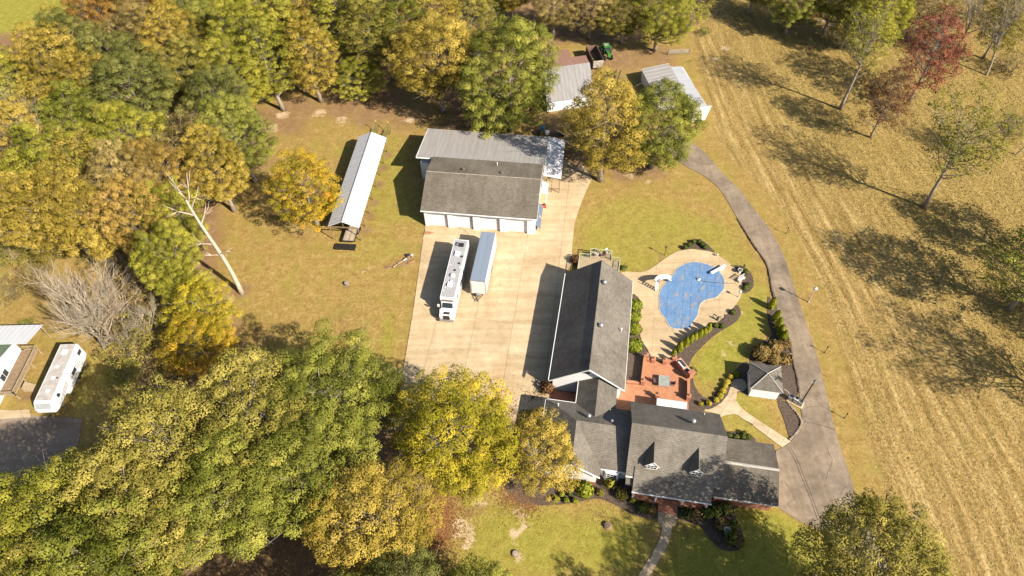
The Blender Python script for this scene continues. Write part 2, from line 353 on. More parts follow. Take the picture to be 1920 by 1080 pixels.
inrow = in_poly(GX, GY, rowl + [(70, 0), (400, -50), (400, 400), (60, 400)]); row = np.where(inrow, drw, -drw); rowd = np.where(infield, dd, -dd)
along = np.zeros(GX.shape); best = np.full(GX.shape, 1e9); acc_ = 0
for (x0, y0), (x1, y1) in zip(rowl[:-1], rowl[1:]):
    dx, dy = x1 - x0, y1 - y0; L2 = math.hypot(dx, dy); t = ((GX - x0) * dx + (GY - y0) * dy) / (L2 * L2 + 1e-9); tc = np.clip(t, 0, 1)
    dl = np.hypot(GX - x0 - tc * dx, GY - y0 - tc * dy); along = np.where(dl < best, acc_ + tc * L2, along); best = np.minimum(best, dl); acc_ += L2
hay = np.clip((rowd - 3.6) / 1.2, 0, 1) * (1 - woods)
meadow = soft(GX, GY, G((1330, 20), (1480, 300), (1640, 420), (1800, 620), (1930, 780), (2300, 760), (2300, -150), (1400, -150)), 7) * hay
litter = woods.copy()
for x, y, r in DIRT: litter = np.maximum(litter, .85 * blob(GX, GY, (x, y), r))
# orange leaf fall beside the front lawn
leaf = np.clip(soft(GX, GY, G((800, 930), (835, 925), (848, 960), (840, 1000), (825, 1030), (800, 1050)), 1.0) + .8 * soft(GX, GY, G((940, 900), (1000, 910), (1010, 950), (960, 945)), 1.0), 0, 1)
pale = np.zeros(GX.shape)
for x, y, r in PALE: pale = np.maximum(pale, blob(GX, GY, (x, y), r))
def pol(w, *pts): return soft(GX, GY, G(*pts), w)
green = np.maximum.reduce([.64 * pol(3, (1075, 420), (1110, 370), (1240, 360), (1380, 420), (1440, 500), (1440, 560), (1390, 640), (1300, 700), (1380, 700), (1420, 690), (1480, 830), (1360, 830), (1160, 520), (1075, 500)),
                           .85 * pol(1.5, (1310, 650), (1400, 560), (1440, 520), (1448, 620), (1410, 660), (1400, 680), (1350, 720), (1310, 735), (1292, 690)),
                           .76 * pol(3, (830, 1100), (860, 960), (960, 925), (1200, 955), (1240, 975), (1220, 1100)),
                           1.0 * pol(2, (1225, 1100), (1260, 985), (1380, 940), (1460, 955), (1535, 1000), (1600, 1080), (1600, 1300), (1150, 1300)),
                           .7 * pol(3, (440, 650), (640, 640), (735, 650), (730, 760), (560, 700)), .45 * pol(4, (620, 440), (780, 380), (775, 500), (640, 560)),
                           .8 * pol(1.5, (705, 690), (715, 590), (745, 580), (742, 640), (728, 720)), .6 * pol(3, (560, 270), (680, 260), (760, 240), (800, 420), (690, 440), (640, 300)),
                           1.0 * pol(4, (-200, -100), (130, -100), (140, 20), (90, 55), (0, 75), (-200, 100)), .55 * pol(3, (100, 640), (190, 660), (240, 700), (200, 800), (110, 780)),
                           .5 * pol(1.5, (1480, 540), (1520, 620), (1590, 850), (1640, 1000), (1590, 900), (1540, 680), (1500, 580)), .35 * pol(2, (1320, 235), (1420, 380), (1400, 380), (1310, 260))])
green = np.where(infield & (dd > 5), green * .0, green)
Z = np.zeros(GX.shape)
ph = .9 * np.sin(GX * .13 + GY * .07) + .7 * np.sin(GY * .19 - GX * .05 + 1.3)
Z -= .05 + np.where(fine, woods * .12 * (1 + np.sin(GX * .7 + 1.7 * np.sin(GY * .33))) + hay * .045 * (1 + np.sin(row * 2 * PI / 2.3 + ph)), 0)
vs = np.stack([GX.ravel(), GY.ravel(), Z.ravel()], 1)
ii = (np.arange(ny - 1)[:, None] * nx + np.arange(nx - 1)[None]).ravel()
quads = np.stack([ii, ii + 1, ii + nx + 1, ii + nx], 1)
def np_mesh(name, verts, faces, k=4):
    me = bpy.data.meshes.new(name); me.vertices.add(len(verts)); me.vertices.foreach_set('co', np.ascontiguousarray(verts, np.float32).ravel())
    nf = len(faces); me.loops.add(nf * k); me.loops.foreach_set('vertex_index', np.ascontiguousarray(faces, np.int32).ravel())
    me.polygons.add(nf); me.polygons.foreach_set('loop_start', np.arange(0, nf * k, k, dtype=np.int32)); me.polygons.foreach_set('loop_total', np.full(nf, k, np.int32))
    me.update(calc_edges=True); return me
gme = np_mesh('ground', vs, quads)
a = gme.attributes.new('cover', 'FLOAT_COLOR', 'POINT')
a.data.foreach_set('color', np.stack([green.ravel(), litter.ravel(), hay.ravel(), pale.ravel()], 1).astype(np.float32).ravel())
a = gme.attributes.new('cover2', 'FLOAT_COLOR', 'POINT')
a.data.foreach_set('color', np.stack([leaf.ravel(), meadow.ravel(), along.ravel(), 0 * hay.ravel()], 1).astype(np.float32).ravel())
a = gme.attributes.new('row', 'FLOAT', 'POINT'); a.data.foreach_set('value', (row + .25 * ph).astype(np.float32).ravel())
for p in gme.polygons: p.use_smooth = True

def ground_material():
    m, nt, b = newmat('grass_and_soil'); p = pos(nt); L = nt.links
    at = lambda n: _n(nt, 'ShaderNodeAttribute', attribute_name=n)
    c1, c2, rw = at('cover'), at('cover2'), at('row')
    s = _n(nt, 'ShaderNodeSeparateColor'); L.new(c1.outputs['Color'], s.inputs[0]); s2 = _n(nt, 'ShaderNodeSeparateColor'); L.new(c2.outputs['Color'], s2.inputs[0])
    gr, li, hy, pa = s.outputs[0], s.outputs[1], s.outputs[2], c1.outputs['Alpha']; lf, md, al = s2.outputs[0], s2.outputs[1], s2.outputs[2]
    n1 = noise(nt, .11, 5, .65, p); n2 = noise(nt, .7, 5, .7, p); n3 = noise(nt, 5, 3, .7, p); n4 = noise(nt, .28, 4, .6, p)
    nmix = maths(nt, 'ADD', maths(nt, 'MULTIPLY', n1, .5), maths(nt, 'MULTIPLY', n2, .5))
    def th(mask, lo=.15, sharp=3.0, nz=nmix, amp=1.6):   # mask broken up by noise
        v = maths(nt, 'ADD', mask, maths(nt, 'MULTIPLY', maths(nt, 'SUBTRACT', nz, .5), amp))
        v = maths(nt, 'MULTIPLY', maths(nt, 'SUBTRACT', v, lo), sharp, clampit=True); return maths(nt, 'MULTIPLY', v, maths(nt, 'GREATER_THAN', mask, .01))
    n6 = noise(nt, 2.0, 5, .8, p)
    gold = ramp(nt, maths(nt, 'ADD', maths(nt, 'MULTIPLY', n2, .5), maths(nt, 'MULTIPLY', n6, .5)), [(.36, (.205, .132, .040)), (.5, (.300, .200, .064)), (.62, (.385, .285, .105))])
    gold = mixc(nt, ramp(nt, n4, [(.45, (0, 0, 0)), (.7, (.75, .75, .75))]), gold, (.260, .215, .050))
    grn = ramp(nt, maths(nt, 'ADD', maths(nt, 'MULTIPLY', n2, .5), maths(nt, 'MULTIPLY', n6, .5)), [(.35, (.165, .165, .022)), (.5, (.255, .235, .040)), (.64, (.335, .285, .066))])
    c = mixc(nt, th(gr, .32, 1.9, nmix, 1.3), gold, grn)
    # hay field: raked windrows of straw over short stubble
    cv = _n(nt, 'ShaderNodeCombineXYZ'); L.new(maths(nt, 'ADD', rw.outputs['Fac'], maths(nt, 'MULTIPLY', n2, .8)), cv.inputs[0]); L.new(maths(nt, 'MULTIPLY', al, .07), cv.inputs[1])
    st1 = noise(nt, .95, 4, .6, cv.outputs[0]); cv2 = _n(nt, 'ShaderNodeCombineXYZ'); L.new(rw.outputs['Fac'], cv2.inputs[0]); L.new(maths(nt, 'MULTIPLY', al, .16), cv2.inputs[1]); cv2.inputs[2].default_value = 4
    st2 = noise(nt, 2.6, 3, .6, cv2.outputs[0]); wave = maths(nt, 'SINE', maths(nt, 'MULTIPLY', rw.outputs['Fac'], 2 * PI / 2.3))
    n5 = noise(nt, 2.2, 4, .8, p)
    wf = maths(nt, 'ADD', maths(nt, 'MULTIPLY', st1, .45), maths(nt, 'ADD', maths(nt, 'MULTIPLY', st2, .25), maths(nt, 'ADD', maths(nt, 'MULTIPLY', n5, .30), maths(nt, 'MULTIPLY', wave, .025))))
    hc = ramp(nt, wf, [(.34, (.175, .118, .036)), (.45, (.295, .200, .068)), (.53, (.400, .278, .105)), (.63, (.56, .42, .19))])
    hc = mixc(nt, ramp(nt, n4, [(.5, (0, 0, 0)), (.72, (.4, .4, .4))]), hc, (.26, .22, .055))
    mdc = ramp(nt, maths(nt, 'ADD', maths(nt, 'MULTIPLY', n3, .35), maths(nt, 'ADD', maths(nt, 'MULTIPLY', n5, .35), maths(nt, 'MULTIPLY', st1, .3))), [(.36, (.190, .132, .036)), (.47, (.305, .216, .068)), (.55, (.400, .290, .102)), (.64, (.53, .40, .17))])
    hc = mixc(nt, md, hc, mdc)
    c = mixc(nt, hy, c, hc)
    lit = ramp(nt, maths(nt, 'ADD', maths(nt, 'MULTIPLY', n3, .5), maths(nt, 'MULTIPLY', n2, .5)), [(.3, (.115, .070, .036)), (.5, (.235, .145, .075)), (.68, (.36, .235, .125))])
    c = mixc(nt, th(li, .3, 1.6, maths(nt, 'ADD', maths(nt, 'MULTIPLY', n2, .6), maths(nt, 'MULTIPLY', n1, .4)), 2.0), c, lit)
    c = mixc(nt, th(pa, .55, 2.0, maths(nt, 'ADD', maths(nt, 'MULTIPLY', n2, .6), maths(nt, 'MULTIPLY', n6, .4)), 3.4), c, ramp(nt, n3, [(.3, (.40, .29, .17)), (.7, (.58, .45, .29))]))
    c = mixc(nt, th(lf, .35, 3, n3, 1.2), c, ramp(nt, noise(nt, 9, 2, .6, p), [(.3, (.22, .10, .035)), (.6, (.42, .20, .07))]))
    fine_ = ramp(nt, noise(nt, 4.2, 4, .8, p), [(.3, (.76, .75, .72)), (.5, (.98, .98, .98)), (.7, (1.2, 1.19, 1.16))])
    fr_ = ramp(nt, noise(nt, 2.6, 3, .75, p), [(.36, (.66, .63, .58)), (.5, (1, 1, 1)), (.66, (1.17, 1.15, 1.1))]); fine_ = mixc(nt, hy, fine_, mixc(nt, 1, fine_, fr_, 'MULTIPLY'))
    c = mixc(nt, 1, c, fine_, 'MULTIPLY')
    L.new(c, b.inputs['Base Color']); b.inputs['Roughness'].default_value = .95; b.inputs['Specular IOR Level'].default_value = .1
    rough_ = maths(nt, 'ADD', maths(nt, 'MULTIPLY', hy, 1.0), .45)
    h = maths(nt, 'MULTIPLY', maths(nt, 'ADD', noise(nt, 7, 3, .75, p), maths(nt, 'MULTIPLY', n3, .8)), rough_)
    L.new(bumpn(nt, h, .8, .16), b.inputs['Normal']); return m
gme.materials.append(ground_material()); go = link('ground', gme); tag(go, kind='structure')

# paved sheets
def concrete(name, col, stain, along=False):
    m, nt, b = newmat(name); p = pos(nt)
    big = ramp(nt, noise(nt, .16, 6, .7, p), [(.3, (0, 0, 0)), (.68, (1, 1, 1))]); md = ramp(nt, noise(nt, .9, 6, .75, p), [(.3, (.66, .65, .63) if along else (.8, .78, .74)), (.7, (1.12, 1.11, 1.1) if along else (1.06, 1.05, 1.04))])
    mp = _n(nt, 'ShaderNodeMapping'); mp.inputs['Rotation'].default_value = (0, 0, .15); mp.inputs['Scale'].default_value = (.9, .05, 1) if along else (.06, .9, 1); nt.links.new(p, mp.inputs[0])
    st = ramp(nt, noise(nt, 1, 4, .6, mp.outputs[0]), [(.35, (.86, .83, .78)), (.65, (1.06, 1.05, 1.05))])
    sp = ramp(nt, noise(nt, 12, 3, .7, p), [(.2, (.86, .86, .86)), (.6, (1.03, 1.03, 1.03))]); oi = _n(nt, 'ShaderNodeObjectInfo')
    per = ramp(nt, oi.outputs['Random'], [(0, (.90, .89, .87)), (1, (1.05, 1.04, 1.03))])
    spot = ramp(nt, noise(nt, 1.7, 2, .4, p), [(.22, (.62, .55, .46)), (.29, (1, 1, 1))])
    c = mixc(nt, big, stain, col)
    for q in (md, st, sp, per, spot): c = mixc(nt, 1, c, q, 'MULTIPLY')
    nt.links.new(c, b.inputs['Base Color']); b.inputs['Roughness'].default_value = .9; b.inputs['Specular IOR Level'].default_value = .2
    nt.links.new(bumpn(nt, noise(nt, 9, 4, .7, p), .15, .02), b.inputs['Normal']); return m
M_CONC = concrete('driveway_concrete', (.60, .50, .345), (.45, .34, .205))
M_POOLD = concrete('pool_deck_concrete', (.57, .455, .30), (.46, .355, .22))
M_WALK = concrete('walk_concrete', (.58, .475, .335), (.47, .375, .25))
M_ASPH = concrete('old_asphalt', (.35, .285, .215), (.19, .158, .125), True)
M_ASPHD = concrete('side_asphalt', (.34, .275, .215), (.25, .205, .16))
M_MULCH = mat('mulch', (.145, .105, .078), .95, .3, 3, bump=.9, bscale=9)
def sheet(name, poly, m, z0, z1):
    o = MB().prism(poly, z0, z1).build(name, m); tag(o, kind='structure'); return o
ap = tag(MB().prism(APRON, -.2, .0).build('concrete_driveway', mat('joint_dirt', (.13, .10, .07), .95)), kind='structure')
slabs(ap, M_CONC, APRON, 6.1, -.155, .001, .05, .035, (-15.2, 84.7), 6.1)
ad = sheet('asphalt_driveway', ASPHALT, M_ASPH, -.2, .02)
M_TAR = mat('tar_seam', (.10, .082, .07), .9, .2)
for pts in (((1480, 836), (1494, 860), (1508, 895), (1522, 930), (1538, 975)), ((1476, 838), (1490, 862), (1503, 895), (1517, 930), (1532, 972)), ((1503, 790), (1530, 795), (1566, 806)), ((1504, 901), (1515, 902))):
    MB().tube(smooth_open([(*P2(x, y), .018) for x, y in pts], 6), .035, 4).build('seam', M_TAR, ad)
rs = random.Random(8); CR = [((1440, 515), (1452, 520)), ((1405, 440), (1425, 432), (1432, 436)), ((1470, 600), (1490, 592), (1503, 596)), ((1495, 700), (1520, 694), (1536, 698)), ((1500, 770), (1530, 762), (1555, 768)), ((1350, 350), (1372, 344)), ((1545, 900), (1560, 870), (1552, 840)), ((1570, 930), (1585, 915)), ((1470, 900), (1485, 930), (1480, 950))]
for pts in CR: MB().tube([(q[0] + rs.gauss(0, .12), q[1] + rs.gauss(0, .12), .02) for q in smooth_open([P2(*q) for q in pts], 5)], .022, 4).build('crack', M_TAR, ad)
pd = tag(MB().prism(DECKP, -.2, .02).build('pool_deck', MATS['joint_dirt']), kind='structure'); slabs(pd, M_POOLD, DECKP, 5.2, -.19, .021, .06, .02, (20.5, 54))
wk = tag(MB().prism(WALK, -.2, .01).build('concrete_walkway', MATS['joint_dirt']), kind='structure'); slabs(wk, M_WALK, WALK, 2.2, -.62, .011, .05, .025, (27, 47))
fw = tag(MB().prism(FWALK, -.2, .01).build('front_walkway', MATS['joint_dirt']), kind='structure'); slabs(fw, M_WALK, FWALK, 6, -.45, .011, .05, .03, (18, 30), 1.75)
sheet('parking_pad', G((-120, 790), (0, 783), (60, 779), (155, 785), (147, 830), (132, 890), (60, 930), (-120, 990)), M_ASPHD, -.2, .02)
sheet('side_path', G((-60, 765), (22, 770), (55, 768), (58, 782), (-60, 790)), M_WALK, -.2, .035)
sheet('brick_patio', PATIO, M_BRICKP, -.2, .13)
for q in BEDS: sheet('mulch_bed', smooth_closed(q, 3), M_MULCH, -.2, .012 + random.uniform(0, .004))

# cut straw lying in windrows over the hay field, and rough grass in the meadow
def straw(name, n, dens, col, smin, smax, hmax, label):
    g = np.random.default_rng(17 + n); pts = []
    fx = np.interp; from_x = gx; k = 0
    X = g.uniform(20, 150, n * 6); Y = g.uniform(8, 195, n * 6)
    ix = np.clip(np.searchsorted(gx, X) - 1, 0, nx - 2); iy = np.clip(np.searchsorted(gy, Y) - 1, 0, ny - 2)
    def samp(A):
        tx = (X - gx[ix]) / (gx[ix + 1] - gx[ix]); ty = (Y - gy[iy]) / (gy[iy + 1] - gy[iy])
        return (A[iy, ix] * (1 - tx) + A[iy, ix + 1] * tx) * (1 - ty) + (A[iy + 1, ix] * (1 - tx) + A[iy + 1, ix + 1] * tx) * ty
    r_, a_, h_, m_, z_ = samp(row), samp(along), samp(hay), samp(meadow), samp(Z)
    keep = g.random(len(X)) < dens(r_, a_, h_, m_); X, Y, z_, r_, ixk, iyk = X[keep][:n], Y[keep][:n], z_[keep][:n], r_[keep][:n], ix[keep][:n], iy[keep][:n]; n = len(X)
    gyx = np.gradient(row, axis=1)[iyk, ixk]; gyy = np.gradient(row, axis=0)[iyk, ixk]; an = np.arctan2(gyx, -gyy) + g.normal(0, .55, n)
    L_ = g.uniform(smin, smax, n); W_ = L_ * g.uniform(.25, .5, n); H_ = g.uniform(.02, hmax, n)
    c, s = np.cos(an), np.sin(an); o = np.stack([X, Y, z_ + .005], 1)
    def v(u, w, h): return o + np.stack([c * u - s * w, s * u + c * w, h], 1)
    q = np.stack([v(L_, 0 * W_, 0 * H_), v(0 * L_, W_, 0 * H_), v(-L_, 0 * W_, 0 * H_), v(0 * L_, -W_, 0 * H_), v(g.normal(0, .3, n) * L_, 0 * W_, H_)], 1).reshape(-1, 3)
    b = np.arange(n)[:, None] * 5; f = np.concatenate([b + [0, 1, 4], b + [1, 2, 4], b + [2, 3, 4], b + [3, 0, 4]], 0)
    me = np_mesh(name, q, f, 3); me.materials.append(col); o_ = link(name, me); tag(o_, label, 'hay', kind='stuff')
def d_row(r, a, h, m):
    ph_ = np.sin(a * .21 + np.floor(r / 2.3) * 2.1) * .5 + np.sin(a * .083 + np.floor(r / 2.3) * 4.7) * .5
    w_ = np.clip(np.cos((r + .25 * np.sin(a * .3)) * 2 * PI / 2.3) * 1.6 - .35, 0, 1) * np.clip(.55 + ph_, 0.05, 1)
    return h * (1 - m) * (.10 + .9 * w_)
straw('cut_hay', 38000, d_row, mat('straw_pale', (.53, .39, .175), .95, .25, 2.0), .08, .24, .11, 'pale cut hay lying in rows over the right field')
straw('dry_stubble', 22000, lambda r, a, h, m: h * (1 - m) * .5 * np.clip(.5 - np.cos(r * 2 * PI / 2.3), 0, 1), mat('stubble_brown', (.26, .185, .06), .95, .25, 2.0), .06, .2, .10, 'brown-green stubble between the rows of cut hay')
straw('meadow_stubble', 16000, lambda r, a, h, m: m * .8, mat('stubble_dark', (.17, .115, .03), .95, .25, 2.0), .08, .28, .12, 'darker dead grass between the meadow tufts')
straw('meadow_grass', 42000, lambda r, a, h, m: m * .8, mat('tuft_straw', (.44, .33, .11), .95, .3, 1.3), .07, .26, .16, 'rough dry grass tufts under the tall meadow trees')

def scatter(name, label, spots, n, m, s0, s1, z):
    g = np.random.default_rng(len(name) * 7 + n); w_ = np.array([s[2] * s[2] for s in spots], float); k = g.choice(len(spots), n, p=w_ / w_.sum())
    C_ = np.array([P2(s[0], s[1]) for s in spots])[k]; R_ = np.array([s[2] for s in spots])[k]; rr = np.abs(g.normal(0, .5, n)) * R_; an = g.uniform(0, 6.28, n)
    o = np.stack([C_[:, 0] + rr * np.cos(an), C_[:, 1] + rr * np.sin(an), np.full(n, z) + g.uniform(0, .02, n)], 1); s_ = g.uniform(s0, s1, (n, 1)); t = g.uniform(0, 6.28, n)
    e1 = np.stack([np.cos(t), np.sin(t), g.normal(0, .25, n)], 1) * s_; e2 = np.stack([-np.sin(t), np.cos(t), g.normal(0, .25, n)], 1) * s_ * .7
    me = np_mesh(name, np.stack([o + e1, o + e2, o - e1, o - e2], 1).reshape(-1, 3), np.arange(4 * n).reshape(n, 4)); me.materials.append(m); tag(link(name, me), label, 'leaves', kind='stuff')
scatter('fallen_leaves', 'orange-brown fallen leaves at the edge of the front lawn', [(832, 965, 4), (838, 1005, 3), (822, 940, 3), (960, 930, 3), (990, 945, 3)], 4500, mat('leaf_litter_orange', (.40, .20, .07), .9, .35, 5), .05, .12, .0)
scatter('driveway_leaves', 'dry brown leaves drifted over the driveway edges', [(1075, 310, 4), (1090, 330, 3), (1060, 290, 4), (1000, 745, 3), (960, 770, 4), (800, 900, 4), (755, 760, 3), (1015, 735, 2), (780, 880, 4)], 5000, mat('leaf_litter_brown', (.27, .16, .08), .9, .35, 5), .04, .10, .062)

scatter('lawn_leaves', 'scattered fallen leaves on the grass beneath the yard trees', [(560, 440, 9), (520, 400, 8), (1110, 320, 6), (1215, 300, 7), (640, 600, 9), (1290, 1000, 6), (1130, 970, 6), (880, 960, 7), (480, 620, 8), (560, 250, 8), (1180, 330, 5)], 7000, mat('leaf_litter_mixed', (.42, .27, .10), .9, .4, 4), .04, .10, -.03)
# ================================================================== BUILDINGS
def window(parent, c, wd, ht, rz, cols=2, rows=2, frame=M_TRIM, rx=0):
    """framed window in a wall facing local -y turned by rz; panes are separate pieces"""
    M = Matrix.Translation(c) @ Matrix.Rotation(rz, 4, 'Z') @ Matrix.Rotation(rx, 4, 'X')
    def T(mb): mb.v = [tuple(M @ Vector(q)) for q in mb.v]; return mb
    t = .07; f = MB()
    f.box(-wd / 2 - t, wd / 2 + t, -.05, .03, ht / 2, ht / 2 + t).box(-wd / 2 - t, wd / 2 + t, -.07, .03, -ht / 2 - t, -ht / 2)
    f.box(-wd / 2 - t, -wd / 2, -.05, .03, -ht / 2, ht / 2).box(wd / 2, wd / 2 + t, -.05, .03, -ht / 2, ht / 2)
    for i in range(1, cols): f.box(-wd / 2 + wd * i / cols - .025, -wd / 2 + wd * i / cols + .025, -.04, .0, -ht / 2, ht / 2)
    for j in range(1, rows): f.box(-wd / 2, wd / 2, -.038, .0, -ht / 2 + ht * j / rows - .025, -ht / 2 + ht * j / rows + .025)
    w = T(f).build('window', frame, parent)
    for i in range(cols):
        for j in range(rows):
            T(MB().box(-wd / 2 + wd * i / cols, -wd / 2 + wd * (i + 1) / cols, -.015, .02, -ht / 2 + ht * j / rows, -ht / 2 + ht * (j + 1) / rows)).build('pane', M_GLASS, w)
    return w
def turbine(parent, x, y, z, s=1.0, name='roof_vent'):
    MB().lathe((x, y, z - .15), [(.10 * s, 0), (.10 * s, .35 * s), (.26 * s, .42 * s), (.30 * s, .58 * s), (.22 * s, .74 * s), (.05 * s, .80 * s)], 12).build(name, M_STEEL, parent, smooth=True)
def pipe(parent, x, y, z, h=.5, r=.06): MB().cyl((x, y, z - .1), (x, y, z + h), r).build('vent_pipe', M_TRIM, parent)
def gutter(parent, p, q, m=None, s=1.0):
    d = Vector(q) - Vector(p); L = d.length; c = (Vector(p) + Vector(q)) / 2
    b = MB().obox((0, 0, 0), (L, .13 * s, .15 * s)); Mx = Matrix.Translation(c) @ d.to_track_quat('X', 'Z').to_matrix().to_4x4(); b.v = [tuple(Mx @ Vector(v)) for v in b.v]
    return b.build('fascia', m or M_TRIM, parent)
def ribs(parent, a, b, c, d, n, m, r=.03, name='seam'):
    """standing seams running from edge a-b to edge d-c of a roof plane; one part each"""
    a, b, c, d = map(Vector, (a, b, c, d))
    for i in range(n + 1):
        t = i / n; p, q = a.lerp(b, t), d.lerp(c, t)
        MB().tube([p + Vector((0, 0, .012)), q + Vector((0, 0, .012))], r, 4).build(name, m, parent)

# ---------------------------------------------------------------- four-door garage
ga = thing('garage_building', 'long garage with tan shingle roof, four white roll-up doors and metal lean-tos', 'garage', (-15.6, 85.14, 0), -.14)
L, w1, w2, e, r, e2 = 20.36, 6.97, 12.22, 4.3, 7.14, 6.06
MB().plate([(0, 0, e), (L, 0, e), (L, w1, r), (0, w1, r)], .14).build('roof', M_SHTAN, ga)
MB().plate([(0, w1, r), (L, w1, r), (L, w2, e2), (0, w2, e2)], .14).build('roof', M_SHTAN, ga)
MB().tube([(0, w1, r + .01), (L, w1, r + .01)], .09, 6).build('ridge_cap', mat('ridge_tan', (.36, .31, .25), .9), ga)
gutter(ga, (0, -.05, e - .13), (L, -.05, e - .13))
for x in (.03, L - .03):
    gutter(ga, (x, .06, e - .2), (x, w1, r - .2)); gutter(ga, (x, w1, r - .2), (x, w2, e2 - .2))
# front wall: lintel, five piers, four recessed doors of four sections
fw_ = MB().box(.4, L - .4, .45, .75, 3.35, 4.16)
xs = [.4, 1.0, 1.0 + 3.55, 5.55, 5.55 + 3.5, 10.3, 10.3 + 3.5, 15.0, 15.0 + 3.6, L - .4]
for i in range(0, 10, 2): fw_.box(xs[i], xs[i + 1], .45, .75, 0, 3.35)
fw_.build('front_wall', M_WHITE, ga)
for i in range(1, 9, 2):
    x0, x1 = xs[i] + .02, xs[i + 1] - .02
    d = MB().box(x0, x1, .86, .90, .02, 3.34).build('garage_door', M_WHITE, ga)
    for k in range(4): MB().box(x0 + .02, x1 - .02, .82, .875, .05 + k * .83, .05 + k * .83 + .80).build('panel', M_TRIM, d, bevel=.015, segs=1)
for x in (.4, L - .55):
    sw = MB().box(x, x + .15, .75, w2 - .3, 0, 4.099); sw.add([(x, .75, 4.1), (x, w1, 6.9), (x, w2 - .3, 5.9), (x, w2 - .3, 4.1), (x + .15, .75, 4.1), (x + .15, w1, 6.9), (x + .15, w2 - .3, 5.9), (x + .15, w2 - .3, 4.1)], [(3, 2, 1, 0), (4, 5, 6, 7), (0, 1, 5, 4), (1, 2, 6, 5), (2, 3, 7, 6), (0, 4, 7, 3)]).build('side_wall', M_WHITE, ga)
for x, y in ((6.4, 8.35), (13.3, 8.15)):
    z = r - (y - w1) * (r - e2) / (w2 - w1); MB().lathe((x, y, z - .05), [(.12, 0), (.12, .22), (.33, .24), (.30, .34), (.05, .40)], 10).build('roof_vent', mat('dull_vent', (.16, .14, .12), .6), ga)
pipe(ga, 12.1, 10.8, 6.3, .7, .07)
# metal lean-to behind
a, b, c, d = (-3.2, 12.25, 5.62), (20.35, 12.25, 5.62), (20.35, 22.5, 4.05), (-3.2, 22.7, 4.05)
lr = MB().plate([a, b, c, d], .06).build('lean_to_roof', M_METAL, ga); ribs(lr, a, b, c, d, 26, M_METAL, .028)
MB().box(-2.7, 20.1, 12.7, 22.2, 0, 3.9).build('lean_to_wall', M_WHITE, ga)
gutter(ga, (-3.2, 12.2, 5.55), (.0, 12.2, 5.55)); gutter(ga, (-3.2, 12.3, 5.56), (-3.2, 22.6, 4.0))
# side lean-to on posts
a, b, c, d = (20.4, 11.3, 4.25), (23.65, 11.2, 3.75), (23.6, 22.2, 3.75), (20.4, 22.3, 4.25)
lr = MB().plate([a, b, c, d], .06).build('side_lean_to_roof', mat('pale_metal', (.62, .62, .64), .5, .1), ga); ribs(lr, a, d, c, b, 8, M_METALW, .022)
for x, y in ((20.6, 11.5), (23.4, 11.5), (23.4, 15), (23.4, 18.6), (23.4, 22), (22.0, 11.5)): MB().cyl((x, y, 0), (x, y, 3.7), .07, n=6).build('post', M_WOOD, ga)
MB().box(20.5, 23.5, 11.5, 11.62, .9, 1.0).build('rail', M_WOOD, ga)
# awning over the side door
MB().plate([(20.37, 8.2, 2.95), (21.4, 8.2, 2.7), (21.4, 10.9, 2.7), (20.37, 10.9, 2.95)], .07).build('door_awning', M_TRIM, ga)
for y in (8.3, 10.8): MB().cyl((21.33, y, 0), (21.33, y, 2.65), .045, n=6).build('awning_post', M_TRIM, ga)
def leaning(name, lab, g, x, y0, y1, m):
    t = thing(name, lab, 'panel', Matrix.Translation((-15.6, 85.14, 0)) @ Matrix.Rotation(-.14, 4, 'Z') @ Vector((x, (y0 + y1) / 2, 0)), -.14, g)
    h = (y1 - y0) / 2; MB().plate([(.75, -h, .55), (.75, h, .55), (0, h, 1.65), (0, -h, 1.65)], .05).build('sheet', m, t)
    f = MB()
    for q, s in (((.75, -h, .56), (0, -h, 1.66)), ((.75, h, .56), (0, h, 1.66)), ((.75, -h, .56), (.75, h, .56)), ((0, -h, 1.66), (0, h, 1.66))): f.cyl(q, s, .035, n=4)
    f.build('frame', M_STEEL, t)
    for y in (-h + .1, h - .1): MB().cyl((.7, y, 0), (.7, y, .56), .025, n=5).build('leg', M_STEEL, t)
M_BLUEP = mat('blue_grey_panel', (.12, .16, .25), .35, .1)
leaning('slanted_panel', 'blue-grey slanted panel beside garage wall, nearer the apron', 'blue-grey panels by the garage side', 20.05, 1.3, 3.9, M_BLUEP)
leaning('slanted_panel', 'blue-grey slanted panel beside garage wall, nearer the white awning', 'blue-grey panels by the garage side', 20.05, 4.3, 6.9, M_BLUEP)

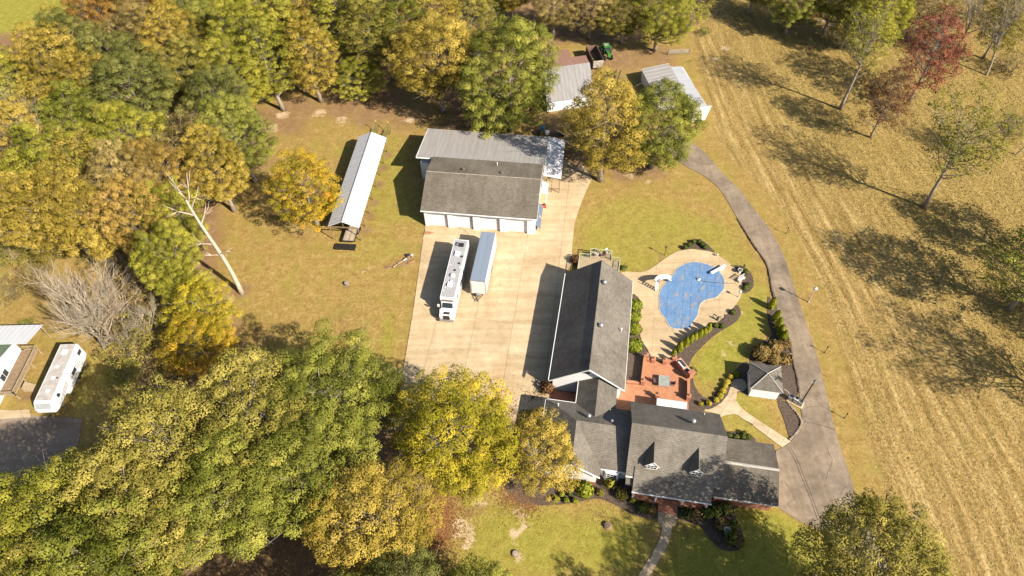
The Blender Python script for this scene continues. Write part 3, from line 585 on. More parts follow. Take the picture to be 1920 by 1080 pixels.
# ---------------------------------------------------------------- pole shed
ps = thing('pole_shed', 'long open pole shed with shiny white metal gable roof', 'shed', (-31.58, 82.83, 0), -.10)
Ls, Ws, e, r = 24.2, 5.53, 3.3, 4.6
for nm, q in (('roof', [(0, 0, e), (0, Ls, e), (2.7, Ls, r), (2.7, 0, r)]), ('roof', [(Ws, 0, e), (Ws, Ls, e), (2.7, Ls, r), (2.7, 0, r)])):
    ro = MB().plate(q, .06).build(nm, M_METALW, ps); ribs(ro, q[0], q[1], q[2], q[3], 26, M_METALW, .02)
MB().tube([(2.7, 0, r + .02), (2.7, Ls, r + .02)], .07, 6).build('ridge_cap', M_STEEL, ps)
ys = [.1 + i * 3.4 for i in range(8)]
for y in ys:
    for x in (.25, Ws - .3): MB().cyl((x, y, 0), (x, y, 3.25), .09, n=6).build('post', M_WOOD, ps)
    MB().box(.1, Ws - .1, y - .05, y + .05, 3.0, 3.22).build('tie_beam', M_WOOD, ps)
    t = MB(); t.tube([(.25, y + .08, 3.2), (2.7, y + .08, 4.45)], .06, 4).tube([(Ws - .3, y + .08, 3.2), (2.7, y + .08, 4.45)], .06, 4).tube([(2.7, y + .08, 3.1), (2.7, y + .08, 4.4)], .05, 4); t.build('truss', M_WOOD, ps)
    for x in (.25, Ws - .3): MB().tube([(x, y + .14, 2.3), (x + (.8 if x < 1 else -.8), y + .14, 3.1)], .05, 4).build('brace', M_WOOD, ps)
# flatbed trailer parked under the shed, tailgate dropped
ft = thing('flatbed_trailer', 'flatbed trailer with tan plank deck under the pole shed end', 'trailer', Matrix.Translation((-31.58, 82.83, 0)) @ Matrix.Rotation(-.10, 4, 'Z') @ Vector((3.35, -.9, 0)), -.10)
for i in range(7):
    x = -1.05 + i * .3; MB().box(x, x + .285, .1, 6.2, .72, .77).build('plank', mat('plank_tan' if i % 3 else 'plank_grey', (.50, .39, .26) if i % 3 else (.33, .29, .25), .85, .15), ft)
MB().box(-1.1, -1.06, 0, 6.3, .62, .86).box(1.06, 1.1, 0, 6.3, .62, .86).box(-1.1, 1.1, -.02, .06, .62, .86).build('frame', M_DARK, ft)
for x in (-1.2, 1.2):
    for y in (2.6, 3.5): MB().cyl((x - .1, y, .36), (x + .1, y, .36), .36, n=14).build('wheel', M_BLACK, ft)
hr = thing('steel_ramp_gate', 'black steel mesh ramp lying at the pole shed mouth', 'ramp', Matrix.Translation((-31.58, 82.83, 0)) @ Matrix.Rotation(-.10, 4, 'Z') @ Vector((2.95, -1.75, 0)), -.10)
for i in range(3):
    x = -1.85 + i * 1.25
    MB().box(x, x + 1.12, -.65, .62, .18, .30).build('panel', mat('ramp_black', (.03, .025, .022), .7, .2), hr)
    f = MB()
    for k in range(5): f.box(x + .02 + k * .26, x + .08 + k * .26, -.63, .60, .305, .38)
    f.build('bar', M_DARK, hr)
    MB().box(x + .1, x + 1.0, -.6, -.5, 0, .175).box(x + .1, x + 1.0, .45, .55, 0, .175).build('foot', M_DARK, hr)
# hay tedder behind the shed
M_JD = mat('implement_green', (.05, .22, .04), .45, .15); M_JY = mat('implement_yellow', (.62, .45, .04), .45, .1)
def tedder(px, py, lab, s=1.0):
    t = thing('hay_rake', lab, 'farm implement', P(px, py), -.3, 'green hay rakes behind the pole shed')
    MB().tube([(-.2, -1.6, .6), (0, 0, .9), (.1, .9, 1.0)], .09, 6).build('frame', M_JD, t)
    for y in (-1.1, .7):
        w_ = MB(); n = 18
        w_.tube([(.35 + .72 * 0, y + .72 * math.cos(2 * PI * k / n), .78 + .72 * math.sin(2 * PI * k / n)) for k in range(n + 1)], .04, 5, caps=False)
        for k in range(8): w_.cyl((.35, y, .78), (.35, y + .72 * math.cos(2 * PI * k / 8), .78 + .72 * math.sin(2 * PI * k / 8)), .018, n=4)
        w_.build('rake_wheel', mat('rake_dark', (.12, .11, .06), .6), t)
    MB().tube([(0, .9, 1.0), (.0, 1.3, 1.7), (.05, 1.35, 2.2)], .06, 6).build('mast', M_JD, t)
    MB().ball((.05, 1.35, 2.3), .16, 8, 6).build('cap', M_JY, t)
tedder(702, 252, 'green hay rake with yellow cap nearer the shed ridge end'); tedder(725, 254, 'green hay rake with spoked wheel behind shed eave corner')

# ---------------------------------------------------------------- the house
HO = (14.07, 36.1); HY = -.187
def HL(u, v, z=0.0):
    c_, s_ = math.cos(HY), math.sin(HY); return (HO[0] + u * c_ - v * s_, HO[1] + u * s_ + v * c_, z)
ho = thing('main_house', 'large grey-roofed house with dormers, front porch and long rear wing', 'house', (*HO, 0), HY)
RZ = 8.14; SL = (RZ - 4) / 5.46
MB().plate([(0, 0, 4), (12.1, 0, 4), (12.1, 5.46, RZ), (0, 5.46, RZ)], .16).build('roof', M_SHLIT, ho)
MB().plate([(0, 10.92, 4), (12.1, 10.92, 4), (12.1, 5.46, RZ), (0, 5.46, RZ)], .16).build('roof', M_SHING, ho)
mw = MB().box(.35, 11.75, .45, 10.5, 0, 3.95)
for x in (.35, 11.6): mw.add([(x, .45, 3.95), (x, 5.46, RZ - .22), (x, 10.5, 3.95), (x + .15, .45, 3.95), (x + .15, 5.46, RZ - .22), (x + .15, 10.5, 3.95)], [(0, 2, 1), (3, 4, 5), (0, 1, 4, 3), (1, 2, 5, 4), (2, 0, 3, 5)])
mw.build('wall', M_WHITE, ho)
for x in (.09, 12.01):
    gutter(ho, (x, .12, 3.76), (x, 5.46, RZ - .30)); gutter(ho, (x, 5.46, RZ - .30), (x, 10.8, 3.76))
gutter(ho, (0.1, 10.82, 3.74), (12.0, 10.82, 3.74)); gutter(ho, (0, -.05, 3.86), (1.05, -.05, 3.86))
turbine(ho, 8.0, 7.6, 6.5, 1.25); pipe(ho, 9.9, 10.2, 4.5, .35)
# porch
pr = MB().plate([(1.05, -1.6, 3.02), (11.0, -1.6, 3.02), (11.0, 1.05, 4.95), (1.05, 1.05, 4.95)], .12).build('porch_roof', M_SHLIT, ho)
gutter(ho, (1.0, -1.66, 2.93), (11.05, -1.66, 2.93))
MB().box(1.2, 10.9, -1.45, .44, 0, .52).build('porch_floor', M_BRICK, ho)
for x in (1.35, 4.3, 7.7, 10.75): MB().box(x - .11, x + .11, -1.36, -1.14, .52, 2.9).build('porch_column', M_TRIM, ho)
for k in range(3): MB().box(4.75, 7.25, -1.8 - .36 * k, -1.451 - .36 * k, 0, .40 - .14 * k).build('step', M_BRICK, ho)
MB().box(1.2, 10.9, .35, .448, .53, 3.4).build('front_wall', M_BRICK, ho)
MB().box(5.5, 6.5, .30, .349, .54, 2.7).build('front_door', mat('door_dark', (.12, .05, .03), .5), ho)
for x in (2.6, 9.3): window(ho, (x, .34, 1.9), 1.2, 1.6, 0)
MB().plate([(.1, -.75, 3.2), (1.03, -.75, 3.2), (1.03, -.02, 3.62), (.1, -.02, 3.62)], .1).build('corner_roof', M_SHING, ho)
# dormers
for uc in (3.12, 8.72):
    hw, v0, ze, zr = .80, 1.08, 5.95, 6.98; zb = 4 + SL * v0
    dm = MB()
    vb = (ze - 4) / SL
    dm.add([(uc - hw, v0, zb - .1), (uc + hw, v0, zb - .1), (uc + hw, v0, ze), (uc, v0, zr - .1), (uc - hw, v0, ze), (uc - hw, vb + .1, ze), (uc + hw, vb + .1, ze), (uc - hw, vb, zb), (uc + hw, vb, zb)],
           [(0, 1, 2, 3, 4), (0, 4, 5, 7), (1, 8, 6, 2)])
    do = dm.build('dormer', M_WHITE, ho)
    vr = (zr - 4) / SL; zo = ze - .18; vo = (zo - 4) / SL
    for s in (-1, 1): MB().plate([(uc + s * (hw + .17), v0 - .12, zo), (uc, v0 - .12, zr + .02), (uc, vr + .06, zr + .02), (uc + s * (hw + .17), vo + .06, zo)], .09).build('dormer_roof', M_SHING, do)
    for s in (-1, 1): gutter(do, (uc + s * (hw + .15), v0 - .12, zo - .09), (uc, v0 - .12, zr - .08), None, .6)
    window(do, (uc, v0 - .03, 5.42), 1.15, 1.0, 0, 3, 2)
# right wing
rw_ = [(11.35, -.5, 2.9), (19.4, -.5, 2.9), (19.4, 3.8, 4.35), (11.35, 3.8, 4.35)]
MB().plate(rw_, .14).build('wing_roof', M_SHTAN, ho)
MB().plate([(11.35, 8.1, 2.9), (19.4, 8.1, 2.9), (19.4, 3.8, 4.35), (11.35, 3.8, 4.35)], .14).build('wing_roof', M_SHTAN, ho)
MB().plate([(12.15, 3.62, 4.32), (19.4, 3.62, 4.32), (19.4, 3.98, 4.32), (12.15, 3.98, 4.32)], .02)
MB().add([(12.13, 3.6, 4.30), (19.42, 3.6, 4.30), (19.42, 3.8, 4.375), (12.13, 3.8, 4.375), (12.13, 4.0, 4.30), (19.42, 4.0, 4.30)], [(0, 1, 2, 3), (3, 2, 5, 4)]).build('ridge_cap', mat('ridge_pale', (.44, .42, .37), .8, .1), ho)
MB().box(11.76, 19.0, -.05, 7.7, 0, 1.55).build('wing_brick', M_BRICK, ho)
ww = MB().box(11.76, 18.98, -.03, 7.68, 1.55, 2.85)
ww.add([(18.83, -.03, 2.85), (18.83, 7.68, 2.85), (18.83, 3.8, 4.15), (18.98, -.03, 2.85), (18.98, 7.68, 2.85), (18.98, 3.8, 4.15)], [(0, 2, 1), (3, 4, 5), (0, 3, 5, 2), (1, 2, 5, 4)])
ww.build('wing_wall', M_WHITE, ho); gutter(ho, (11.3, -.46, 2.70), (19.38, -.46, 2.70)); gutter(ho, (11.3, 7.98, 2.66), (19.3, 7.98, 2.66))
for x in (13.4, 15.6): window(ho, (x, -.06, 2.05), 1.1, .9, 0)
# left wing: hip at the back corner, gable towards the front lawn
zr, ux = 6.0, -7.1
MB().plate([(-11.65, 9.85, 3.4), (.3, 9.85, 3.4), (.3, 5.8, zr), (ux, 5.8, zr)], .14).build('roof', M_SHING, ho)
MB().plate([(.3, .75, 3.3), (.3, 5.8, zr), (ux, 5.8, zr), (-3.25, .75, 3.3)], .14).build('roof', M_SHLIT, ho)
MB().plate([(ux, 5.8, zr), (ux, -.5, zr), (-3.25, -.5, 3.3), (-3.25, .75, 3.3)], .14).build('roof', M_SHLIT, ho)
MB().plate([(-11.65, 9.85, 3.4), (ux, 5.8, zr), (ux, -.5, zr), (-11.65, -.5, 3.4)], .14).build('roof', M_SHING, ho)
for p_, q_ in (((ux, -.54, zr - .12), (-3.25, -.54, 3.18)), ((ux, -.54, zr - .12), (-11.65, -.54, 3.28)), ((-11.6, 9.9, 3.27), (-7.5, 9.9, 3.27)), ((-3.2, .76, 3.13), (.2, .76, 3.13)), ((-11.7, -.5, 3.27), (-11.7, 9.85, 3.27))): gutter(ho, p_, q_)
lw = MB().box(-11.2, .34, 1.3, 9.4, 0, 3.25).box(-11.2, -3.62, -.1, 1.3, .7, 3.2)
lw.add([(-11.2, -.1, 3.2), (-3.62, -.1, 3.2), (-3.62, -.1, 3.42), (ux, -.1, 5.82), (-11.2, -.1, 3.5), (-11.2, .1, 3.2), (-3.62, .1, 3.2), (-3.62, .1, 3.42), (ux, .1, 5.82), (-11.2, .1, 3.5)], [(0, 1, 2, 3, 4), (9, 8, 7, 6, 5), (1, 6, 7, 2), (0, 4, 9, 5)])
lw.build('wall', M_WHITE, ho); MB().box(-11.22, -3.6, -.12, 1.31, 0, .7).build('brick_base', M_BRICK, ho)
window(ho, (-7.6, -.13, 2.0), 1.5, 1.4, 0, 2, 2)
bay = MB().prism([(-2.95, 1.3), (-2.4, .55), (-.9, .55), (-.35, 1.3)], .4, 2.9).build('bay_window', M_TRIM, ho)
window(bay, (-1.65, .53, 1.75), 1.25, 1.7, 0, 3, 3)
for s, cx in ((1, -2.68), (-1, -.62)): window(bay, (cx, .91, 1.75), .5, 1.7, s * -.938, 1, 3)
MB().plate([(-3.1, 1.25, 3.14), (-2.45, .42, 2.92), (-.85, .42, 2.92), (-.2, 1.25, 3.14)], .05).build('bay_roof', M_TRIM, ho)
turbine(ho, -5.55, 6.9, 5.3, 1.1); turbine(ho, -2.4, 6.6, 5.5, .9); pipe(ho, -9.85, 8.6, 4.2, .55, .09); pipe(ho, -2.7, 9.2, 3.8, .3)
# connector
MB().plate([(-1.95, 13.55, 3.4), (-4.75, 13.55, 5.15), (-4.75, 7.0, 5.15), (-1.95, 9.8, 3.4)], .12).build('connector_roof', M_SHING, ho)
MB().plate([(-7.45, 13.55, 3.4), (-4.75, 13.55, 5.15), (-4.75, 7.0, 5.15), (-7.45, 9.8, 3.4)], .12).build('connector_roof', M_SHING, ho)
MB().box(-6.8, -2.3, 9.41, 13.5, 0, 3.3).build('connector_wall', M_WHITE, ho); gutter(ho, (-2.05, 9.9, 3.24), (-2.05, 13.4, 3.24)); gutter(ho, (-7.5, 9.95, 3.3), (-7.5, 13.4, 3.3))
MB().box(-11.3, -6.81, 9.6, 13.3, 0, .22).build('side_stoop', M_BRICK, ho)
rl = MB().box(-11.2, -7.3, 9.98, 10.08, .75, .83).box(-11.2, -7.3, 9.98, 10.08, .35, .41)
for k in range(6): rl.box(-11.2 + k * .76, -11.12 + k * .76, 9.99, 10.07, .22, .75)
rl.build('stoop_rail', M_WOOD, ho)
# long rear wing
uL, uR, um, v0, v1, e, r = -11.7, -.92, -6.22, 12.84, 33.0, 3.6, 7.81
MB().plate([(uL, v0, e), (um, v0, r), (um, v1, r), (uL, v1, e)], .16).build('roof', M_SHING, ho)
MB().plate([(uR, v0, e), (um, v0, r), (um, v1, r), (uR, v1, e)], .16).build('roof', M_SHING, ho)
MB().tube([(um, v0, r + .01), (um, v1, r + .01)], .08, 6).build('ridge_cap', M_SHING, ho)
wg = MB().box(uL + .5, uR - .5, v0 + .65, v1 - .5, 0, 3.55)
for y in (v0 + .65, v1 - .65): wg.add([(uL + .5, y, 3.55), (uR - .5, y, 3.55), (um, y, r - .2), (uL + .5, y + .15, 3.55), (uR - .5, y + .15, 3.55), (um, y + .15, r - .2)], [(0, 1, 2), (3, 5, 4), (0, 2, 5, 3), (1, 4, 5, 2)])
wg.build('wall', M_WHITE, ho)
for y, dz in ((v0 - .03, .15), (v1 - .1, .3)):
    gutter(ho, (uL, y, e - dz), (um, y, r - dz)); gutter(ho, (uR, y, e - dz), (um, y, r - dz))
gutter(ho, (uL - .06, v0, e - .1), (uL - .06, v1, e - .1)); gutter(ho, (uR - .0, v0, e - .18), (uR - .0, v1, e - .18))
gv = MB().box(um - .95, um + .15, v0 + .58, v0 + .645, 5.65, 6.0).build('gable_vent', mat('vent_brown', (.13, .09, .07), .7), ho)
turbine(ho, um + .75, 28.7, 7.25, 1.25); turbine(ho, um + .9, 20.7, 7.1, 1.25); pipe(ho, um + 4.05, 22.2, 4.75, .6, .08)
MB().ball((um + 4.05, 22.2, 5.35), .14, 8, 5).build('pipe_cap', M_TRIM, ho)
# white patio cover behind the kitchen
for k in range(2): MB().box(3.75 + k * 2.1, 5.78 + k * 2.1, 11.1, 12.9, 2.46, 2.56).build('patio_cover', M_TRIM, ho)
for x in (3.9, 7.75): MB().box(x - .06, x + .06, 12.65, 12.77, .13, 2.455).build('cover_post', M_TRIM, ho)

# wooden deck at the far gable
dk = thing('wooden_deck', 'raised wooden deck with pale railing behind the long rear wing', 'deck', HL(0, 0), HY)
for i in range(23): MB().box(-9.95 + i * .295, -9.95 + i * .295 + .28, 33.02, 39.3 if not 6 <= i <= 17 else 40.7, .82, .88).build('plank', M_WOODP, dk)
M_RAIL = mat('pale_green_rail', (.50, .52, .38), .7, .12)
def railing(parent, pts, z, h, m, step=.35, name='railing'):
    for p_, q_ in zip(pts[:-1], pts[1:]):
        p_, q_ = Vector((*p_, 0)), Vector((*q_, 0)); d = q_ - p_; n = max(2, int(d.length / step)); b_ = MB()
        an = math.atan2(d.y, d.x); c_ = (p_ + q_) / 2
        for zz in (z + h, z + .12): b_.obox((c_.x, c_.y, zz), (d.length + .06, .09, .06), an)
        for k in range(n + 1):
            s_ = p_ + d * k / n; b_.obox((s_.x, s_.y, z + h / 2), (.05, .05, h - .06) if k % 4 else (.09, .09, h + .1), an)
        b_.build(name, m, parent)
railing(dk, [(-9.95, 33.6), (-9.95, 39.3), (-8.2, 39.3), (-8.2, 40.7), (-4.65, 40.7), (-4.65, 39.3), (-3.2, 39.3), (-3.2, 34)], .88, .9, M_RAIL)
for x, y in ((-9.8, 33.5), (-9.8, 39.1), (-6.5, 40.4), (-3.3, 39.1), (-3.3, 34)): MB().box(x - .08, x + .08, y - .08, y + .08, 0, .819).build('post', M_WOOD, dk)

# ---------------------------------------------------------------- pool house
ph_ = thing('pool_house', 'small square white pool house with grey pyramid roof', 'pool house', (33.72, 49.3, 0), -.19)
W_, e, r = 4.54, 2.44, 3.62; ap_ = (W_ / 2, W_ / 2, r); cs = [(0, 0, e), (W_, 0, e), (W_, W_, e), (0, W_, e)]
for i in range(4): MB().plate([cs[i], cs[(i + 1) % 4], ap_], .1).build('roof', M_SHING, ph_)
for i in range(4): MB().tube([Vector(cs[i]) + Vector((0, 0, .03)), Vector(ap_) + Vector((0, 0, .03))], .07, 5).build('hip_cap', mat('ridge_pale', (.4, .4, .4)), ph_)
ci = [(.14, .14), (W_ - .14, .14), (W_ - .14, W_ - .14), (.14, W_ - .14)]
for i in range(4): gutter(ph_, (*ci[i], e - .14), (*ci[(i + 1) % 4], e - .14))
MB().box(.32, W_ - .32, .32, W_ - .32, 0, 2.4).build('wall', M_WHITE, ph_)
MB().box(.28, .319, 1.6, 2.6, .05, 2.1).build('door', M_TRIM, ph_)
window(ph_, (.30, 3.4, 1.5), .7, .8, -PI / 2)

# ---------------------------------------------------------------- sheds at the top
bn = thing('farm_shed', 'farm shed with grey metal roof, white front wall and rusty rear lean-to', 'shed', (8.0, 117.6, 0), .195)
a, b, c, d = (0, -.3, 2.65), (10.2, -.3, 2.65), (11.9, 9.5, 4.0), (1.8, 9.5, 4.0)
ro = MB().plate([a, b, c, d], .07).build('roof', M_METAL, bn); ribs(ro, a, b, c, d, 12, M_METAL, .025)
MB().prism([(.2, 0), (9.9, 0), (11.5, 9.3), (1.9, 9.3)], 0, 2.5).build('wall', M_WHITE, bn)
for k in range(16): MB().box(.25 + k * .6, .29 + k * .6, -.03, -.001, 0, 2.45).build('batten', M_TRIM, bn)
MB().plate([(2.4, 9.52, 3.75), (11.9, 9.52, 3.75), (12.3, 13.6, 3.15), (9.1, 13.6, 3.15), (9.4, 17.5, 2.7), (3.2, 17.5, 2.7)], .07).build('rear_roof', M_METALR, bn)
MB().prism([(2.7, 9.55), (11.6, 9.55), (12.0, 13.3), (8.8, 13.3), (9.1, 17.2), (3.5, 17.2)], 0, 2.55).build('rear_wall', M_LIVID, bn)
ws = thing('white_long_shed', 'long white shed with pale metal roof and end wall beside the hay field', 'shed', (37.75, 113.3, 0), .165)
MB().add([(0, 0, 2.75), (3.3, 0, 3.1), (3.3, 15.2, 3.1), (0, 15.2, 2.75)], [(0, 1, 2, 3)])
ro = MB().plate([(-.1, .1, 3.05), (2.9, .1, 2.85), (2.4, 15.2, 2.85), (-.1, 15.2, 3.05)], .07).build('roof', M_METALP, ws)
MB().box(0, 2.7, .35, 15, 0, 2.75).build('wall', M_WHITE, ws)
MB().add([(-.2, 0, 0), (2.6, 0, 0), (3.3, 0, 3.35), (-.2, 0, 3.2), (-.2, .2, 0), (2.6, .2, 0), (3.3, .2, 3.35), (-.2, .2, 3.2)], [(0, 1, 2, 3), (7, 6, 5, 4), (0, 4, 5, 1), (1, 5, 6, 2), (2, 6, 7, 3), (3, 7, 4, 0)]).build('end_wall', M_WHITE, ws)
a, b, c, d = (-6.2, 4.5, 2.6), (-.12, 4.5, 3.2), (-.12, 16.3, 3.2), (-6.2, 16.3, 2.6)
ro = MB().plate([a, b, c, d], .07).build('lean_to_roof', M_METAL, ws); ribs(ro, a, d, c, b, 10, M_METAL, .025)
MB().box(-6, -.2, 4.8, 16.1, 0, 2.5).build('lean_to_wall', M_METALW, ws)

# ---------------------------------------------------------------- neighbour's house at the left edge
nh = thing('neighbour_house', 'white house with green roof and metal porch roof at left edge', 'house', (-75.5, 50.0, 0), .0)
MB().box(-14, -.35, .4, 10.0, 0, 3.4).build('wall', M_WHITE, nh)
MB().plate([(-14.4, 0, 3.45), (0, 0, 3.45), (0, 5.1, 4.9), (-14.4, 5.1, 4.9)], .14).build('roof', M_GREENR, nh)
MB().plate([(-14.4, 10.3, 3.45), (0, 10.3, 3.45), (0, 5.1, 4.9), (-14.4, 5.1, 4.9)], .14).build('roof', M_GREENR, nh)
MB().add([(-.5, .4, 3.4), (-.5, 10, 3.4), (-.5, 5.1, 4.75), (-.36, .4, 3.4), (-.36, 10, 3.4), (-.36, 5.1, 4.75)], [(0, 2, 1), (3, 4, 5), (0, 3, 5, 2), (1, 2, 5, 4)]).build('gable', M_WHITE, nh)
for y in (0, 10.3): gutter(nh, (.04, y, 3.36), (.04, 5.1, 4.8))
window(nh, (-.33, 5.0, 1.9), 1.7, 1.2, PI / 2, 2, 1)
a, b, c, d = (-14, 9.2, 3.95), (2.3, 9.2, 3.95), (2.6, 13.4, 3.0), (-14, 13.4, 3.0)
ro = MB().plate([a, b, c, d], .06).build('porch_roof', M_METALW, nh); ribs(ro, a, b, c, d, 20, M_METALW, .02)
for x in (2.3, -2, -6): MB().box(x - .07, x + .07, 13.0, 13.14, 0, 2.95).build('porch_post', M_WOODP, nh)
sd_ = thing('side_deck', 'weathered wooden deck with railing beside the white green-roofed house', 'deck', (-75.5, 50.0, 0), .0)
for i in range(28): MB().box(-.3, 2.25, 1.95 + i * .288, 1.95 + i * .288 + .265, 1.14, 1.2).build('plank', M_WOOD, sd_)
railing(sd_, [(-.2, 1.95), (2.3, 1.95), (2.3, 10.0), (.2, 10.0)], 1.2, .95, M_WOODP, .3)
for y in (1.98, 4.7, 7.3, 9.9): MB().box(2.22, 2.36, y - .07, y + .07, 0, 1.139).build('post', M_WOODP, sd_)
st = MB()
for k in range(4): st.box(2.42 + .3 * k, 2.70 + .3 * k, 3.2, 4.4, 0, 1.0 - .25 * k)
st.build('stairs', M_WOODP, sd_)
# ================================================================== VEHICLES
M_PAINT = mat('white_paint', (.80, .80, .80), .3, .03, 1, coat=.5)
M_RVROOF = mat('rv_roof_grey', (.36, .36, .37), .7, .08, 1.5)
M_DOME = mat('white_plastic', (.80, .80, .80), .4, .03)
M_BLUEROOF = metalroof('trailer_roof', (.235, .285, .36), (.185, .22, .275), .6, 1.2)
M_OLDW = mat('weathered_white', (.50, .49, .47), .6, .2, 1.1, col2=(.33, .29, .25))
def wheel(parent, x, y, r=.5, wd=.3, rz=0):
    t = MB().lathe((0, 0, 0), [(r * .55, -wd / 2), (r * .93, -wd / 2), (r, -wd * .3), (r, wd * .3), (r * .93, wd / 2), (r * .55, wd / 2)], 18)
    t.v = [(x + q[2], y + q[0], r + q[1]) for q in t.v]; o = t.build('wheel', M_BLACK, parent, smooth=False)
    h = MB().lathe((0, 0, 0), [(r * .2, -wd * .52), (r * .54, -wd * .46), (r * .54, wd * .46), (r * .2, wd * .52)], 14); h.v = [(x + q[2], y + q[0], r + q[1]) for q in h.v]; h.build('rim', M_STEEL, o)

rv = thing('truck_motorhome', 'white truck-cab motorhome with grey roof parked left of cargo trailer', 'motorhome', (-11.39, 66.32, 0), -.15)
body = MB(); W_ = 2.46
prof = [(0, .85), (0, 3.62), (.08, 3.7), (12.56, 3.7), (12.64, 3.62), (12.64, .75), (11.6, .6), (.6, .6)]
n = len(prof); body.add([(0, v, z) for v, z in prof] + [(W_, v, z) for v, z in prof], [tuple(range(n)), tuple(range(2 * n - 1, n - 1, -1))] + [(i, n + i, n + (i + 1) % n, (i + 1) % n) for i in range(n)])
body.build('body', M_PAINT, rv, bevel=.06)
MB().box(.17, W_ - .17, .18, 12.4, 3.66, 3.725).build('roof_membrane', M_RVROOF, rv)
for v in (2.15, 8.75): MB().box(.72, 1.55, v, v + 1.0, 3.726, 4.02).build('air_conditioner', M_DOME, rv, bevel=.09)
MB().lathe((1.2, 4.55, 3.726), [(.42, 0), (.42, .12), (.36, .28), (.2, .38), (.03, .42)], 16).build('satellite_dome', M_DOME, rv, smooth=True)
MB().lathe((1.15, 3.45, 3.726), [(.22, 0), (.2, .14), (.03, .18)], 12).build('antenna_dome', M_DOME, rv, smooth=True)
for u, v, s in ((1.15, 5.6, .36), (1.6, 7.1, .36), (1.75, 8.6, .4), (1.0, 10.9, .85)): MB().box(u, u + s, v, v + s, 3.726, 3.80).build('roof_vent', mat('vent_smoke', (.045, .03, .03), .35), rv, bevel=.02)
MB().box(.58, .95, 11.0, 11.8, 3.727, 3.95).build('vent_cover', mat('vent_grey', (.2, .2, .22), .5), rv, bevel=.05)
for u, v in ((.3, 6.7), (.25, 1.3), (.45, 2.1), (1.95, 6.4), (.35, 3.0)): MB().box(u, u + .16, v, v + .22, 3.726, 3.79).build('roof_fitting', M_DOME, rv)
# cab and nose
cb = MB(); prof = [(-.02, 1.2), (-.02, 3.0), (-.28, 2.95), (-.75, 2.05), (-1.0, 1.95), (-1.85, 1.72), (-2.0, 1.5), (-2.0, .75), (-.02, .55)]
n = len(prof); x0, x1 = .1, 2.36; cb.add([(x0 + (.12 if z > 2 else 0), v, z) for v, z in prof] + [(x1 - (.12 if z > 2 else 0), v, z) for v, z in prof], [tuple(range(n - 1, -1, -1)), tuple(range(n, 2 * n))] + [(i, (i + 1) % n, n + (i + 1) % n, n + i) for i in range(n)])
cb.build('cab', M_PAINT, rv, bevel=.09, segs=3)
MB().plate([(.42, -.335, 2.90), (2.04, -.335, 2.90), (2.12, -.77, 2.10), (.34, -.77, 2.10)], .03).build('windshield', M_GLASS, rv)
MB().box(.4, 2.06, -.2, .1, 3.0, 3.22).build('sun_visor', mat('bronze_trim', (.20, .13, .08), .5), rv)
for x in (-.06, 1.97): MB().box(x, x + .55, -1.95, -.35, .8, 1.35).build('fender', M_PAINT, rv, bevel=.2, segs=3)
MB().box(.72, 1.74, -2.06, -1.9, .8, 1.62).build('grille', M_DARK, rv)
MB().box(.72, 1.74, -1.78, -1.25, 1.76, 1.86).build('hood_scoop', M_DARK, rv, bevel=.03)
MB().box(.1, 2.36, -2.25, -2.02, .45, .78).build('bumper', M_STEEL, rv, bevel=.04)
for x in (.3, 1.83): MB().box(x, x + .35, -2.05, -1.92, 1.0, 1.28).build('headlight', mat('lamp_glass', (.7, .7, .7), .1), rv)
for x in (-.42, 2.5): MB().box(x, x + .34, -.55, -.4, 1.9, 2.45).build('mirror', M_PAINT, rv)
for x in (.28, 2.18): wheel(rv, x, -1.0, .5, .3)
for x in (.4, 2.06):
    for v in (8.9, 10.05): wheel(rv, x, v, .5, .5)
for v0_, v1_ in ((1.0, 1.9), (3.6, 4.8), (6.2, 7.0)): MB().box(W_ - .01, W_ + .03, v0_, v1_, 2.1, 2.8).build('side_window', M_GLASS, rv)
MB().box(W_ + .0, W_ + .14, 2.6, 8.2, 3.3, 3.46).build('awning_tube', M_DOME, rv)
MB().box(W_ - .01, W_ + .02, .2, 12.4, 1.2, 1.5).build('stripe', mat('stripe_grey', (.25, .26, .3), .4), rv)
MB().box(W_ - .01, W_ + .03, 2.1, 2.75, .9, 2.9).build('entry_door', M_DOME, rv)

tr = thing('cargo_trailer', 'white enclosed cargo trailer with blue-grey roof, right of motorhome', 'trailer', (-6.73, 69.52, 0), -.16)
W_ = 2.54
MB().box(0, W_, 0, 10.9, .62, 3.80).build('box', M_PAINT, tr, bevel=.05)
MB().box(.05, W_ - .05, .12, 10.85, 3.78, 3.845).build('roof', M_BLUEROOF, tr)
for v in range(1, 9): MB().box(.06, W_ - .06, v * 1.2 + .1, v * 1.2 + .14, 3.846, 3.86).build('roof_bow', M_BLUEROOF, tr)
MB().box(.0, W_, -.03, .12, 3.70, 3.88).build('front_rail', M_STEEL, tr, bevel=.03)
MB().box(.22, W_ - .22, -.06, 0.0, .95, 3.35).build('nose_panel', mat('nose_white', (.68, .66, .64), .4, .05), tr, bevel=.03)
MB().box(.0, .14, -.02, .06, .6, 3.7).box(W_ - .14, W_, -.02, .06, .6, 3.7).build('corner_post', M_STEEL, tr)
MB().tube([(.5, .1, .55), (1.27, -1.3, .5)], .07, 5).tube([(2.04, .1, .55), (1.27, -1.3, .5)], .07, 5).build('tongue', M_DARK, tr)
MB().box(.95, 1.6, -.5, -.1, .56, .95).build('tool_box', M_STEEL, tr)
MB().cyl((1.27, -1.1, .1), (1.27, -1.1, 1.0), .05).build('jack', M_STEEL, tr); MB().cyl((1.27, -1.4, .45), (1.27, -1.55, .45), .08).build('coupler', M_DARK, tr)
MB().cyl((1.27, -1.1, 0), (1.27, -1.1, .12), .14, n=8).build('jack_foot', M_DARK, tr)
for x in (.12, W_ - .12):
    for v in (5.0, 5.95): wheel(tr, x, v, .42, .25)
